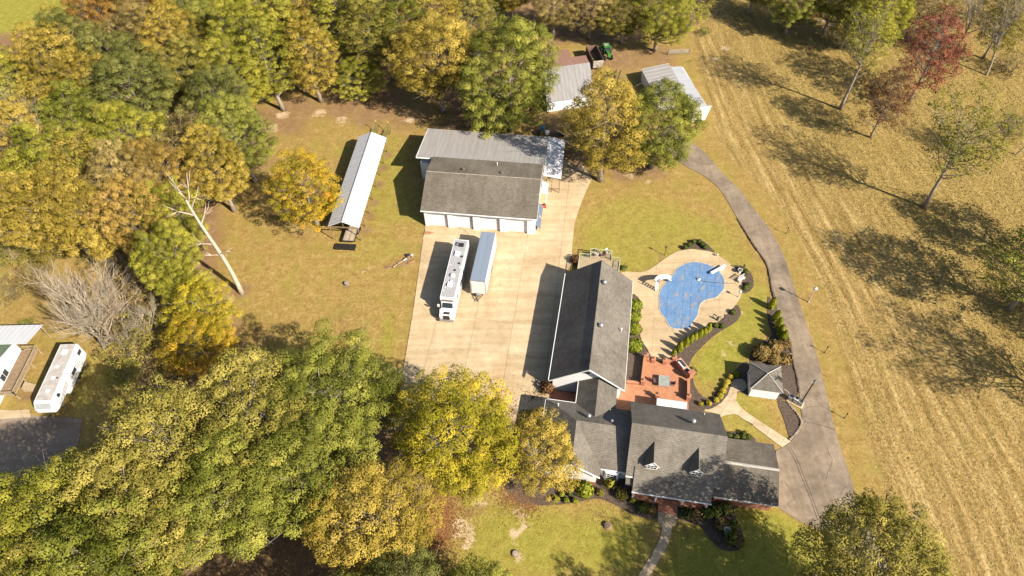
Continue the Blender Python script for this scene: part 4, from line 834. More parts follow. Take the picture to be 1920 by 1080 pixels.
MB().box(-.04, .1, 4.4, 6.6, .88, 1.02).box(W_ - .1, W_ + .04, 4.4, 6.6, .88, 1.02).build('fender', M_STEEL, tr)

fw5 = thing('fifth_wheel_camper', 'white fifth-wheel camper with stained roof parked beside wooden deck', 'camper', (-68.05, 49.2, 0), .01)
W_ = 2.6
prof = [(-.15, 1.65), (-.75, 2.0), (-.75, 2.75), (-.2, 3.55), (.1, 3.75), (9.85, 3.75), (9.95, 3.6), (9.95, 1.0), (9.0, .65), (3.0, .65), (2.8, 1.5)]
n = len(prof); b_ = MB().add([(0, v, z) for v, z in prof] + [(W_, v, z) for v, z in prof], [tuple(range(n - 1, -1, -1)), tuple(range(n, 2 * n))] + [(i, (i + 1) % n, n + (i + 1) % n, n + i) for i in range(n)])
b_.build('body', M_PAINT, fw5, bevel=.12, segs=3)
MB().box(.2, W_ - .2, .25, 9.75, 3.72, 3.775).build('roof_membrane', M_OLDW, fw5)
MB().plate([(.2, -.70, 2.86), (W_ - .2, -.70, 2.86), (W_ - .2, -.20, 3.60), (.2, -.20, 3.60)], .04).build('front_cap', mat('cap_grey', (.34, .36, .36), .4, .08), fw5)
MB().box(.9, 1.7, 7.9, 8.75, 3.776, 4.05).build('air_conditioner', M_DOME, fw5, bevel=.1)
for u, v, s in ((1.0, 5.6, .45), (1.05, 3.7, .5), (1.1, 1.5, .5)): MB().box(u, u + s, v, v + s, 3.776, 3.88).build('roof_vent', M_DOME, fw5, bevel=.04)
MB().box(1.75, 2.05, 3.75, 4.05, 3.776, 3.84).build('skylight', mat('skylight_brown', (.2, .12, .08), .4), fw5)
MB().box(W_ + .0, W_ + .32, 4.2, 7.6, 1.2, 3.2).build('slide_out', M_PAINT, fw5, bevel=.05)
for v, z, L_ in ((8.6, 2.3, .9), (1.2, 2.7, .6)): MB().box(W_, W_ + .03, v, v + L_, z, z + .7).build('side_window', M_GLASS, fw5)
MB().box(W_ + .321, W_ + .34, 5.2, 6.4, 2.2, 2.8).build('side_window', M_GLASS, fw5)
for k in range(3):
    o_ = [(W_ + .035 + (.31 if 4.2 < v < 7.6 else 0), v, 1.35 + .28 * k + .9 * math.sin((v - .5) * .36)) for v in np.arange(.5, 8.4, .4)]
    MB().tube(o_, .045, 4).build('swoosh_stripe', mat('stripe_dark', (.05, .05, .06), .4), fw5)
MB().box(W_ + .06, W_ + .2, 1.6, 4.0, 3.35, 3.5).build('awning_tube', M_DOME, fw5)
for x in (.15, W_ - .15):
    for v in (6.2, 7.1): wheel(fw5, x, v, .4, .25)
for x in (.4, W_ - .4): MB().cyl((x, 1.2, 0), (x, 1.2, 1.7), .06).build('landing_leg', M_STEEL, fw5)
MB().cyl((1.3, .1, 1.1), (1.3, .1, 1.7), .09).build('king_pin', M_DARK, fw5)
for v in (5.0, 8.0): MB().box(W_ + .0, W_ + .25, v, v + .6, .5, .56).build('entry_step', M_STEEL, fw5)

tc = thing('green_tractor', 'green farm tractor with cab beside the rusty wagon', 'tractor', P(1137, 105), PI + .16)
MB().box(-.38, .38, .3, 2.1, .95, 1.65).build('hood', M_JD, tc, bevel=.12)
MB().box(-.42, .42, -1.3, .35, .7, 1.2).build('chassis', M_DARK, tc)
cbm = MB().box(-.72, .72, -1.25, .25, 1.2, 2.35).build('cab', M_GLASS, tc, bevel=.05); MB().box(-.82, .82, -1.4, .35, 2.352, 2.55).build('cab_roof', M_JD, tc, bevel=.08)
MB().box(-.5, .5, -1.0, -.1, 2.552, 2.60).build('roof_panel', mat('roof_pale', (.45, .45, .38), .5), tc)
for x in (-.95, .95): MB().box(x - .3, x + .3, -1.5, -.2, 1.55, 1.75).build('fender', M_JD, tc, bevel=.06)
for x in (-.95, .95): wheel(tc, x, -.85, .82, .5); wheel(tc, x * .85, 1.55, .52, .35)
MB().cyl((.2, 1.5, 1.65), (.2, 1.5, 2.5), .05).build('exhaust', M_DARK, tc)
MB().box(-1.2, 1.2, -2.6, -1.6, .3, 1.0).build('rear_implement', M_JD, tc, bevel=.1)

wg_ = thing('silage_wagon', 'rusty high-sided farm wagon between red roof and green tractor', 'wagon', (20.15, 131.9, 0), .17)
M_RUST = mat('rusty_steel', (.20, .13, .10), .85, .25, 1.5); M_RUSTP = mat('pale_tailboard', (.42, .36, .32), .7, .15)
for nm, q, m_ in (('side_wall', (-1.2, -1.12, 0, 6.2), M_RUST), ('side_wall', (1.12, 1.2, 0, 6.2), M_RUST), ('end_wall', (-1.12, 1.12, 6.12, 6.2), M_RUST), ('tailboard', (-1.12, 1.12, 0, .08), M_RUSTP)): MB().box(q[0], q[1], q[2], q[3], .9, 2.6).build(nm, m_, wg_)
MB().box(-1.12, 1.12, .08, 6.12, .9, 1.0).build('floor', M_RUST, wg_)
for x in (-1.23, 1.23):
    for v in range(7): MB().box(x - .03, x + .03, .1 + v * .95, .2 + v * .95, .9, 2.62).build('stake', M_RUST, wg_)
wp = MB()
for k in range(60): wp.ball((random.uniform(-.95, .95), random.uniform(.4, 3.4), 1.02), (random.uniform(.1, .3), random.uniform(.1, .3), random.uniform(.1, .35)), 6, 4)
tag(wp.build('green_load', mat('silage', (.17, .17, .05), .95, .3), wg_), kind='stuff')
for x in (-1.0, 1.0):
    for v in (1.2, 5.0): wheel(wg_, x, v, .45, .28)

cu = thing('field_cultivator', 'dark toothed farm implement beneath the tall golden tree', 'farm implement', P(1160, 148), 1.25)
MB().box(-2.2, 2.2, -.08, .08, .7, .82).box(-2.2, 2.2, .9, 1.02, .7, .82).build('frame', M_DARK, cu)
for k in range(9):
    for y in (0, .96): MB().tube([(-2.1 + .52 * k, y, .7), (-2.1 + .52 * k, y + .35, .4), (-2.1 + .52 * k, y + .1, .0)], .045, 4).build('tooth', M_DARK, cu)
MB().tube([(0, 0, .8), (0, -1.6, .75)], .07, 5).build('drawbar', M_STEEL, cu)
cp = thing('old_camper', 'pale old camper half hidden by trees behind green oak', 'camper', P(898, 122), .15)
MB().box(-1.2, 1.2, -2.3, 2.6, .5, 2.6).build('shell', M_OLDW, cp, bevel=.35, segs=3)
for x in (-1.1, 1.1): wheel(cp, x, .2, .38, .22)
MB().box(.1, .8, -.2, .5, 2.6, 2.72).build('roof_vent', M_DOME, cp); MB().box(-.8, .8, -2.34, -2.3, 1.5, 2.1).build('window', M_GLASS, cp)
pu = thing('white_pickup', 'white vehicle mostly hidden beneath the big green oak', 'vehicle', P(950, 230), -1.2)
pp = [(-2.6, .55), (-2.6, 1.05), (-.6, 1.1), (-.45, 1.75), (.75, 1.78), (1.35, 1.15), (2.5, 1.0), (2.6, .55)]; n = len(pp)
MB().add([(-.92, v, z) for v, z in pp] + [(.92, v, z) for v, z in pp], [tuple(range(n)), tuple(range(2 * n - 1, n - 1, -1))] + [(i, n + i, n + (i + 1) % n, (i + 1) % n) for i in range(n)]).build('body', M_PAINT, pu, bevel=.07)
MB().plate([(-.75, .80, 1.77), (.75, .80, 1.77), (.8, 1.32, 1.22), (-.8, 1.32, 1.22)], .02).build('windshield', M_GLASS, pu); MB().box(-.75, .75, -2.45, -.75, 1.02, 1.12).build('bed', M_DARK, pu)
for x in (-.82, .82):
    for v in (-1.6, 1.6): wheel(pu, x, v, .38, .24)

# clutter behind the garage
def clutter(name, lab, cat, px, py, f, rz=0): t = thing(name, lab, cat, P(px, py), rz, 'odds and ends behind the garage'); f(t)
M_CYAN = mat('bright_blue_plastic', (.02, .25, .48), .4, .08)
clutter('water_drum', 'bright blue drum on a stand behind the garage lean-to', 'drum', 1018, 249, lambda t: (MB().lathe((0, 0, .75), [(.30, 0), (.33, .1), (.33, .4), (.34, .45), (.33, .5), (.33, .8), (.28, .88), (.05, .9)], 14).build('drum', M_CYAN, t), [MB().cyl((x, y, 0), (x, y, .76), .04, n=5).build('leg', M_STEEL, t) for x in (-.25, .25) for y in (-.25, .25)], MB().box(-.32, .32, -.32, .32, .70, .75).build('platform', M_WOOD, t)))
def crate(m, s): return lambda t: (MB().box(-s[0], s[0], -s[1], s[1], .06, s[2]).build('body', m, t, bevel=.04), MB().box(-s[0] - .02, s[0] + .02, -s[1] - .02, s[1] + .02, s[2] + .001, s[2] + .07).build('lid', m, t), [MB().box(x - .05, x + .05, -s[1], s[1], 0, .059).build('foot', M_DARK, t) for x in (-s[0] + .1, s[0] - .1)])
clutter('storage_bin', 'black bin left of the blue drum behind garage', 'bin', 1010, 252, crate(M_DARK, (.4, .4, .8)))
clutter('white_chest', 'white chest between blue drum and brown crate', 'chest', 1026, 252, crate(M_DOME, (.35, .35, .7)))
clutter('brown_crate', 'brown crate right of the white chest behind garage', 'crate', 1036, 251, crate(mat('crate_brown', (.22, .14, .11), .8), (.7, .45, .7)))
clutter('black_trough', 'low black trough at the far right behind garage', 'trough', 1051, 255, crate(M_BLACK, (.7, .4, .5)))
t = thing('red_mower', 'small orange-red machine beside the white door awning', 'mower', Matrix.Translation((-15.6, 85.14, 0)) @ Matrix.Rotation(-.14, 4, 'Z') @ Vector((20.95, 7.6, 0)), -.1)
MB().box(-.3, .3, -.45, .3, .2, .55).build('deck', mat('orange_red', (.55, .09, .03), .4), t, bevel=.08); MB().cyl((0, -.1, .55), (0, -.1, .8), .16, n=10).build('engine', M_DARK, t)
for x in (-.32, .32):
    for y in (-.35, .25): MB().cyl((x - .05, y, .14), (x + .05, y, .14), .14, n=10).build('wheel', M_BLACK, t)
MB().tube([(-.22, .3, .4), (-.22, 1.0, 1.0), (.22, 1.0, 1.0), (.22, .3, .4)], .02, 5).build('handle', M_STEEL, t)
gt = thing('cattle_gate', 'grey tubular cattle gate standing alone above the white shed', 'gate', P(1253, 103), .04)
for k in range(6): MB().cyl((0, 0, .25 + .2 * k), (4.6, 0, .25 + .2 * k), .028, n=6).build('bar', M_STEEL, gt)
for x in (0, 1.15, 2.3, 3.45, 4.6): MB().cyl((x, 0, .2), (x, 0, 1.3), .03, n=6).build('upright', M_STEEL, gt)
for x in (-.12, 4.75): MB().cyl((x, 0, 0), (x, 0, 1.6), .08, n=7).build('post', M_WOOD, gt)

# ================================================================== POOL
pool = thing('swimming_pool', 'kidney-shaped pool under a taut blue safety cover', 'pool', (0, 0, 0))
def offset(poly, d):
    n = len(poly); out = []
    for i in range(n):
        a_, b_ = np.array(poly[i - 1]), np.array(poly[(i + 1) % n]); t_ = b_ - a_; t_ /= np.linalg.norm(t_) + 1e-9; out.append((poly[i][0] + t_[1] * d, poly[i][1] - t_[0] * d))
    return out
pa_ = sum(POOLP[i][0] * POOLP[(i + 1) % len(POOLP)][1] - POOLP[(i + 1) % len(POOLP)][0] * POOLP[i][1] for i in range(len(POOLP)))
sg = 1 if pa_ > 0 else -1
po, pi_ = offset(POOLP, .28 * sg), POOLP; n = len(POOLP)
mb = MB().add([(*q, .062) for q in po] + [(*q, .062) for q in pi_] + [(*q, .115) for q in po] + [(*q, .115) for q in pi_], [(2 * n + i, 2 * n + (i + 1) % n, 3 * n + (i + 1) % n, 3 * n + i) for i in range(n)] + [(i, (i + 1) % n, 2 * n + (i + 1) % n, 2 * n + i) for i in range(n)] + [(n + i, 3 * n + i, 3 * n + (i + 1) % n, n + (i + 1) % n) for i in range(n)])
mb.build('coping', mat('coping_stone', (.56, .47, .34), .85, .1), pool)
def cover_mat():
    m, nt, b = newmat('blue_cover'); p = pos(nt)
    g = ramp(nt, noise(nt, .5, 5, .7, p), [(.3, (.10, .20, .37)), (.7, (.15, .27, .45))]); pl = ramp(nt, noise(nt, 4, 4, .7, p), [(.4, (.85, .85, .85)), (.75, (1.1, 1.1, 1.1))])
    m0 = _n(nt, 'ShaderNodeMapping'); m0.inputs['Rotation'].default_value = (0, 0, -1.05); nt.links.new(p, m0.inputs[0]); mp = _n(nt, 'ShaderNodeMapping'); mp.inputs['Scale'].default_value = (.5, 1.25, 1); nt.links.new(m0.outputs[0], mp.inputs[0])
    dirt = ramp(nt, noise(nt, .9, 6, .75, mp.outputs[0]), [(.535, (0, 0, 0)), (.61, (.85, .85, .85))])
    c = mixc(nt, dirt, mixc(nt, 1, g, pl, 'MULTIPLY'), (.30, .26, .24)); nt.links.new(c, b.inputs['Base Color']); b.inputs['Roughness'].default_value = .55
    nt.links.new(bumpn(nt, noise(nt, 1.1, 4, .6, p), .35, .15), b.inputs['Normal']); return m
cx, cy = np.mean([q[0] for q in POOLP]), np.mean([q[1] for q in POOLP])
rings = [1.0, .85, .6, .3]; vs_ = []; 
inner = offset(POOLP, .12 * sg)
for s in rings: vs_ += [(cx + (x - cx) * s, cy + (y - cy) * s, .14 - .07 * (1 - s)) for x, y in inner]
vs_.append((cx, cy, .06)); fs_ = []
for j in range(3):
    for i in range(n): fs_.append((j * n + i, j * n + (i + 1) % n, (j + 1) * n + (i + 1) % n, (j + 1) * n + i))
for i in range(n): fs_.append((3 * n + i, 3 * n + (i + 1) % n, 4 * n))
if sg < 0: fs_ = [f[::-1] for f in fs_]
cov = MB().add(vs_, fs_).build('cover', cover_mat(), pool, smooth=True)
M_STRAP = mat('cover_strap', (.095, .185, .35), .7)
def zcov(q):
    v = np.array(q) - (cx, cy); a_ = math.atan2(v[1], v[0]); k_ = min(range(n), key=lambda i: abs((math.atan2(inner[i][1] - cy, inner[i][0] - cx) - a_ + PI) % (2 * PI) - PI))
    s_ = min(1, np.hypot(*v) / math.hypot(inner[k_][0] - cx, inner[k_][1] - cy)); return .146 - .07 * (1 - s_)
for ang in (-.22, PI / 2 - .22):
    ux_, uy_ = math.cos(ang), math.sin(ang); dvals = [(-uy_ * (x - cx) + ux_ * (y - cy)) for x, y in POOLP]
    k = math.ceil(min(dvals) / 1.25) * 1.25
    while k < max(dvals):
        ts = []
        for i in range(n):
            d0, d1 = dvals[i] - k, dvals[(i + 1) % n] - k
            if d0 * d1 < 0:
                f_ = d0 / (d0 - d1); x = POOLP[i][0] + (POOLP[(i + 1) % n][0] - POOLP[i][0]) * f_; y = POOLP[i][1] + (POOLP[(i + 1) % n][1] - POOLP[i][1]) * f_
                ts.append((x - cx) * ux_ + (y - cy) * uy_)
        ts.sort()
        for t0, t1 in zip(ts[::2], ts[1::2]):
            pt = lambda t_: (cx + t_ * ux_ - k * uy_, cy + t_ * uy_ + k * ux_)
            pts = [(*pt(t0 - .75), .075), (*pt(t0 - .3), .13)] + [(*pt(t0 + (t1 - t0) * s), zcov(pt(t0 + (t1 - t0) * s))) for s in np.linspace(0, 1, 11)] + [(*pt(t1 + .3), .13), (*pt(t1 + .75), .075)]
            MB().tube(pts, .012, 4).build('strap', M_STRAP, cov)
        k += 1.25
sldx = thing('pool_slide', 'white curved pool slide with steps on the pool\'s left edge', 'slide', (0, 0, 0.06))
cl = smooth_open([(*P2(1231, 529, 1.7), 1.9), (*P2(1236, 523, 1.7), 1.75), (*P2(1245, 521, 1.4), 1.45), (*P2(1252, 522, .9), 1.0), (*P2(1258, 525, .5), .55)], 4)
sv = []; sf = []
for i, q in enumerate(cl):
    a_ = np.array(cl[max(i - 1, 0)]); b_ = np.array(cl[min(i + 1, len(cl) - 1)]); t_ = (b_ - a_)[:2]; t_ /= np.linalg.norm(t_); nx_, ny_ = -t_[1], t_[0]
    for w_, h_ in ((-.42, .32), (-.34, .02), (0, -.05), (.34, .02), (.42, .32), (.34, -.06), (0, -.13), (-.34, -.06)): sv.append((q[0] + nx_ * w_, q[1] + ny_ * w_, q[2] + h_))
for i in range(len(cl) - 1):
    for k in range(8): sf.append((i * 8 + k, i * 8 + (k + 1) % 8, (i + 1) * 8 + (k + 1) % 8, (i + 1) * 8 + k))
MB().add(sv, sf).build('flume', M_DOME, sldx, smooth=True)
lt, lb = Vector((*P2(1231, 530, 1.7), 1.85)), Vector((*P2(1231, 544, 0), 0))
dv = lt - lb; sdv = Vector((dv.y, -dv.x, 0)).normalized() * .33
for s in (-1, 1): MB().tube([lb + sdv * s, lt + sdv * s, lt + sdv * s + Vector((0, 0, .55))], .05, 6).build('ladder_rail', M_DOME, sldx)
for k in range(6):
    c_ = lb + dv * (k + .5) / 6; MB().obox(c_, (.64, .22, .05), math.atan2(sdv.y, sdv.x)).build('step', M_DOME, sldx)
for q in ((1246, 527), (1236, 532)): x, y = P2(*q); MB().cyl((x, y, 0), (x, y, 1.2), .045, n=6).build('support', M_STEEL, sldx)
db = thing('diving_board', 'white diving board on the pool\'s upper right edge', 'diving board', P(1347, 508, .06), math.radians(31))
MB().box(-1.75, 1.35, -.25, .25, .55, .62).build('board', M_DOME, db, bevel=.03); MB().box(.1, 1.1, -.22, .22, 0, .549).build('stand', M_TRIM, db, bevel=.05)
for y in (-.28, .28): MB().tube([(.2, y, 0), (.2, y, .95), (1.0, y, .95), (1.0, y, 0)], .025, 6).build('hand_rail', M_STEEL, db)
fl = thing('cover_pump', 'small white pump sitting on the blue pool cover', 'pump', P(1310, 524, .15), .4)
MB().lathe((0, 0, 0), [(.28, 0), (.30, .08), (.2, .16), (.12, .3), (.03, .32)], 12).build('housing', M_DOME, fl); MB().box(-.08, .08, -.08, .08, .32, .4).build('handle', M_DARK, fl)
ho_ = [(*P2(x, y, .2), .18) for x, y in ((1311, 525), (1325, 528), (1345, 530), (1362, 531), (1380, 531))]
tag(MB().tube(smooth_open(ho_, 4), .035, 5).build('discharge_hose', M_BLACK), 'thin dark hose running from pool pump across the deck', 'hose')

def chair(lab, px, py, rz, m, z=.06, group=None, s=1.0):
    t = thing('patio_chair', lab, 'chair', P(px, py, z), rz, group); t.scale = (s, s, s)
    MB().box(-.28, .28, -.28, .28, .40, .45).build('seat', m, t, bevel=.02); MB().plate([(-.28, .26, .45), (.28, .26, .45), (.26, .42, 1.0), (-.26, .42, 1.0)], .04).build('backrest', m, t)
    for x in (-.26, .26):
        for y in (-.25, .27): MB().cyl((x, y, 0), (x, y, .41), .022, n=5).build('leg', m, t)
        MB().box(x - .03, x + .03, -.28, .3, .62, .66).build('arm', m, t)
M_WR = mat('white_resin', (.50, .485, .455), .5, .05)
t = thing('garden_fountain', 'pale carved garden bench ornament in the pool\'s right-hand bed', 'ornament', P(1389, 526, .06), .6)
MB().box(-.75, .75, -.25, .25, .42, .52).build('seat', M_WR, t, bevel=.03)
for x in (-.55, .55): MB().box(x - .12, x + .12, -.2, .2, 0, .419).build('pedestal', M_WR, t, bevel=.03)
for k in range(5): MB().lathe((-.6 + .3 * k, .22, .52), [(.05, 0), (.08, .15), (.04, .3), (.07, .45)], 8).build('baluster', M_WR, t)
MB().box(-.78, .78, .14, .30, .971, 1.05).build('back_rail', M_WR, t)
t = thing('stone_urn', 'round pale stone urn beside the bench ornament', 'urn', P(1386, 511, .06)); MB().lathe((0, 0, 0), [(.28, 0), (.28, .08), (.12, .16), (.14, .3), (.38, .6), (.42, .72), (.36, .74), (.30, .62)], 14).build('bowl', M_WR, t, smooth=True); MB().ball((0, 0, .66), (.27, .27, .12), 8, 5).build('soil', M_MULCH, t)
t = thing('deck_spotlight', 'small pale lamp on the upper deck edge', 'lamp', P(1344, 480, .06)); MB().cyl((0, 0, 0), (0, 0, .25), .05).build('stem', M_DARK, t); MB().lathe((0, 0, .25), [(.12, 0), (.2, .1), (.2, .25), (.06, .34)], 10).build('head', M_WR, t)
def lantern(lab, px, py, h, head=.14, m=M_DARK, hm=None, name='garden_lantern', grp=None, z=0):
    t = thing(name, lab, 'lamp post', P(px, py, z), 0, grp); MB().lathe((0, 0, 0), [(.10, 0), (.10, .06), (.045, .12), (.035, h)], 8).build('post', m, t)
    MB().lathe((0, 0, h), [(.04, 0), (head, .06), (head * 1.15, .26), (head * .9, .30), (head * 1.3, .32), (.02, .50)], 8).build('lantern', hm or m, t); return t
lantern('black garden lantern on the lawn above the pool deck', 1246, 478, 1.75)
lantern('thin black lantern in the pool\'s right-hand bed', 1392, 508, 1.2)
lantern('pale-headed lantern on the right deck rim', 1384, 557, 1.1, .2, M_STEEL, M_WR, z=.06)
lantern('dark lantern beside the crouched lower deck shrubs', 1356, 599, .9, .12)
g_ = 'short dark stakes along the driveway'
for px, py, h, lab in ((1474, 438, 1.2, 'dark path light on the verge, uppermost along the drive'), (1546, 661, 1.25, 'dark path light on the verge level with the brown bushes'), (1583, 784, 1.0, 'dark path light on the verge, lowest along the drive')): lantern(lab, px, py, h, .09, grp=g_)
t = thing('street_lamp', 'tall pale lamp post on the verge right of the drive', 'lamp post', P(1516, 566)); MB().lathe((0, 0, 0), [(.16, 0), (.12, .15), (.08, .3), (.06, 3.1)], 10).build('pole', M_WR, t); MB().lathe((0, 0, 3.1), [(.08, 0), (.26, .12), (.34, .4), (.30, .46), (.05, .62)], 12).build('lamp_head', M_WR, t)
t = thing('statue', 'small dark garden statue on lower right pool deck', 'statue', P(1345, 600, .06)); MB().lathe((0, 0, 0), [(.22, 0), (.2, .12), (.12, .2), (.16, .45), (.2, .62), (.12, .8), (.06, .86)], 10).build('body', mat('bronze', (.09, .075, .06), .5), t); MB().ball((0, 0, .97), .12, 8, 6).build('head', MATS['bronze'], t); MB().tube([(.15, 0, .65), (.45, .05, .85), (.6, .05, 1.1)], .05, 5).build('arm', MATS['bronze'], t); MB().tube([(-.15, 0, .65), (-.4, .05, .6)], .05, 5).build('arm', MATS['bronze'], t)

# ================================================================== PATIO
Z0 = .13
def wallrun(lab, pts, h, th=.32, cat='wall', cap=True):
    t = thing('brick_wall', lab, cat, (0, 0, 0), 0)
    for p_, q_ in zip(pts[:-1], pts[1:]):
        a_, b_ = Vector(P(*p_, Z0)), Vector(P(*q_, Z0)); d_ = b_ - a_; an = math.atan2(d_.y, d_.x); c_ = (a_ + b_) / 2
        MB().obox((c_.x, c_.y, h / 2), (d_.length, th, h), an).build('wall_run', M_BRICK, t); MB().obox((c_.x, c_.y, h + .041), (d_.length + .02, th + .08, .08), an).build('coping', M_BRICKP, t)
    return t
def pier(lab, px, py, h=1.15, lamp=True):
    t = thing('brick_pier', lab, 'pier', P(px, py, 0), HY, 'brick piers round the patio'); MB().box(-.27, .27, -.27, .27, 0, h).build('shaft', M_BRICK, t); MB().box(-.33, .33, -.33, .33, h + .001, h + .09).build('cap', M_BRICKP, t)
    if lamp: MB().lathe((0, 0, h + .09), [(.06, 0), (.05, .12), (.13, .16), (.15, .36), (.02, .5)], 8).build('lantern', mat('copper_lamp', (.35, .17, .10), .5), t)
wallrun('low brick wall along the patio\'s left side', [(1208, 674), (1203, 716)], 1.0)
wallrun('low brick wall stub by the rear wing eave', [(1174, 718), (1198, 720)], .55)
wallrun('low brick wall along the patio\'s right side', [(1289, 716), (1289, 746)], 1.0)
wallrun('short brick wall left of the patio entrance', [(1211, 676), (1222, 678)], .7); wallrun('short brick wall right of the patio entrance', [(1247, 682), (1260, 679)], .8)
pier('brick pier at the patio\'s upper left corner', 1210, 674, 1.3); pier('brick pier on the left of patio entrance', 1224, 679, .95); pier('brick pier on the right of patio entrance', 1245, 682, 1.05)
pier('brick pier beside the grill counter\'s upper end', 1262, 680, 1.5); pier('brick pier at the left wall\'s lower end', 1204, 721, 1.15); pier('brick pier at right wall\'s lower end by white cover', 1289, 750, 1.2)
pier('lone brick pier with lamp left of white cover', 1231, 747, 1.2)
ok = thing('outdoor_kitchen', 'angled brick grill counter at the patio\'s right corner', 'outdoor kitchen', P(1279, 697, Z0), 0)
p_, q_ = Vector(P(1266, 681, Z0)), Vector(P(1291, 711, Z0)); an = math.atan2((q_ - p_).y, (q_ - p_).x); ok.rotation_euler = (0, 0, an); Lk = (q_ - p_).length / 2
MB().box(-Lk, Lk, -.1, .75, 0, .95).build('counter', M_BRICK, ok); MB().box(-Lk - .05, Lk + .05, -.16, .80, .951, 1.03).build('countertop', mat('stone_top', (.60, .38, .26), .7, .1), ok)
MB().box(Lk - .5, Lk + .1, -.2, .85, 1.031, 1.75).build('chimney', M_BRICK, ok)
MB().box(-1.25, .05, -.14, .55, 1.031, 1.2).build('grill_body', M_STEEL, ok); MB().box(-1.2, 0, .1, .52, 1.201, 1.36).build('grill_hood', mat('grill_dark', (.12, .12, .12), .3, metal=.5), ok, bevel=.06)
MB().box(-1.2, 0, -.12, .08, 1.201, 1.23).build('grill_shelf', M_DOME, ok); MB().box(.3, .95, -.05, .5, 1.031, 1.1).build('side_burner', M_STEEL, ok); MB().box(.36, .88, .0, .44, 1.101, 1.13).build('burner_grate', M_DARK, ok)
tb = thing('patio_table', 'rectangular glass-topped table in the middle of brick patio', 'table', P(1244, 719, Z0), HY)
MB().box(-.75, .75, -.85, .85, .70, .73).build('table_top', mat('frosted_glass', (.34, .36, .32), .15, .15, 2), tb); fr_ = MB()
fr_.box(-.8, .8, -.90, -.85, .68, .75).box(-.8, .8, .85, .90, .68, .75).box(-.8, -.75, -.85, .85, .68, .75).box(.75, .8, -.85, .85, .68, .75).build('frame', mat('pale_grey_metal', (.4, .41, .4), .4), tb)
for x in (-.7, .7):
    for y in (-.8, .8): MB().cyl((x, y, 0), (x, y, .69), .03, n=6).build('leg', MATS['pale_grey_metal'], tb)
M_CH = mat('chair_metal', (.16, .10, .09), .5)
g_ = 'metal chairs at the glass table'
chair('metal patio chair left of the glass table', 1229, 717, PI / 2 + HY, M_CH, Z0, g_); chair('metal patio chair right of the glass table', 1259, 722, -PI / 2 + HY, M_CH, Z0, g_)
chair('white chair at the deck\'s far right corner', 1139, 476, .6, M_WR, .88, 'seats on the wooden deck')
chair('white chair on the deck near its left end', 1118, 480, 2.5, M_WR, .88, 'seats on the wooden deck'); chair('dark chair on the deck beside the roof peak', 1130, 481, -.8, M_CH, .88, 'seats on the wooden deck')

# ================================================================== UTILITIES, EDGING, ODDMENTS
up = thing('utility_pole', 'wooden utility pole with meter rack beside the driveway', 'utility pole', P(1501, 757), .35)
MB().tube([(0, 0, 0), (0, 0, 6.6)], [.14, .10], 10).build('pole', mat('pole_wood', (.17, .12, .09), .9, .2), up); MB().tube([(-.35, .1, 0), (-.35, .1, 3.0)], .06, 7).build('conduit', M_STEEL, up)
MB().box(-.7, .7, -.05, .05, 6.1, 6.2).build('cross_arm', M_STEEL, up); MB().lathe((.35, .2, 5.3), [(.05, 0), (.2, .05), (.2, .6), (.05, .66)], 10).build('transformer', M_STEEL, up)
for x in (-.6, .6): MB().lathe((x, 0, 6.2), [(.05, 0), (.07, .08), (.04, .2)], 8).build('insulator', M_WR, up)
MB().tube([(0, .1, 6.0), (.5, .5, 6.2), (.9, .8, 6.0)], .04, 5).build('lamp_arm', M_STEEL, up)
uc_ = thing('utility_cabinets', 'row of pale utility boxes on a pad at the pole foot', 'utility box', P(1493, 755), -.65)
MB().box(-1.3, 1.0, -.6, .6, 0, .1).build('pad', M_WALK, uc_)
for k, (x, h) in enumerate(((-.95, .9), (-.2, 1.1), (.5, .9))): MB().box(x - .32, x + .32, -.4, .35, .101, h).build('cabinet', M_STEEL if k != 1 else M_WR, uc_, bevel=.04); MB().lathe((x, 0, h), [(.24, 0), (.22, .05), (.04, .06)], 10).build('fan_cap', M_DARK, uc_)
MB().tube([(-1.2, .2, .5), (-1.6, .6, .6), (-2.3, .7, .6)], .05, 5).build('pipe', M_WR, uc_)
def edging(lab, pts, s=.3, m=None):
    t = thing('stone_edging', lab, 'edging', (0, 0, 0)); mb = MB(); pts = smooth_open([P2(*q) for q in pts], 8); acc = 0
    for a_, b_ in zip(pts[:-1], pts[1:]):
        d_ = math.hypot(b_[0] - a_[0], b_[1] - a_[1]); k = 0
        while acc < d_:
            f_ = acc / d_; x, y = a_[0] + (b_[0] - a_[0]) * f_, a_[1] + (b_[1] - a_[1]) * f_; h = random.uniform(.12, .24)
            mb.obox((x, y, h / 2), (s * random.uniform(.7, .95), s * random.uniform(.6, .9), h), random.uniform(0, 3)); acc += s * 1.05
        acc -= d_
    o = mb.build('blocks', m or mat('edging_stone', (.22, .155, .12), .9, .25), t); tag(o, kind='stuff')
edging('dark stone edging along the drive above the lawn', [(1384, 412), (1412, 458), (1438, 497), (1447, 540), (1455, 572)]); edging('stone edging around the pool house mulch', [(1462, 593), (1479, 636), (1488, 682), (1494, 706), (1499, 738)])
edging('pale stone edging on the small lower mulch bed', [(1478, 756), (1502, 788), (1496, 808), (1482, 824)], .34, mat('pale_stone', (.4, .33, .25), .9, .2))
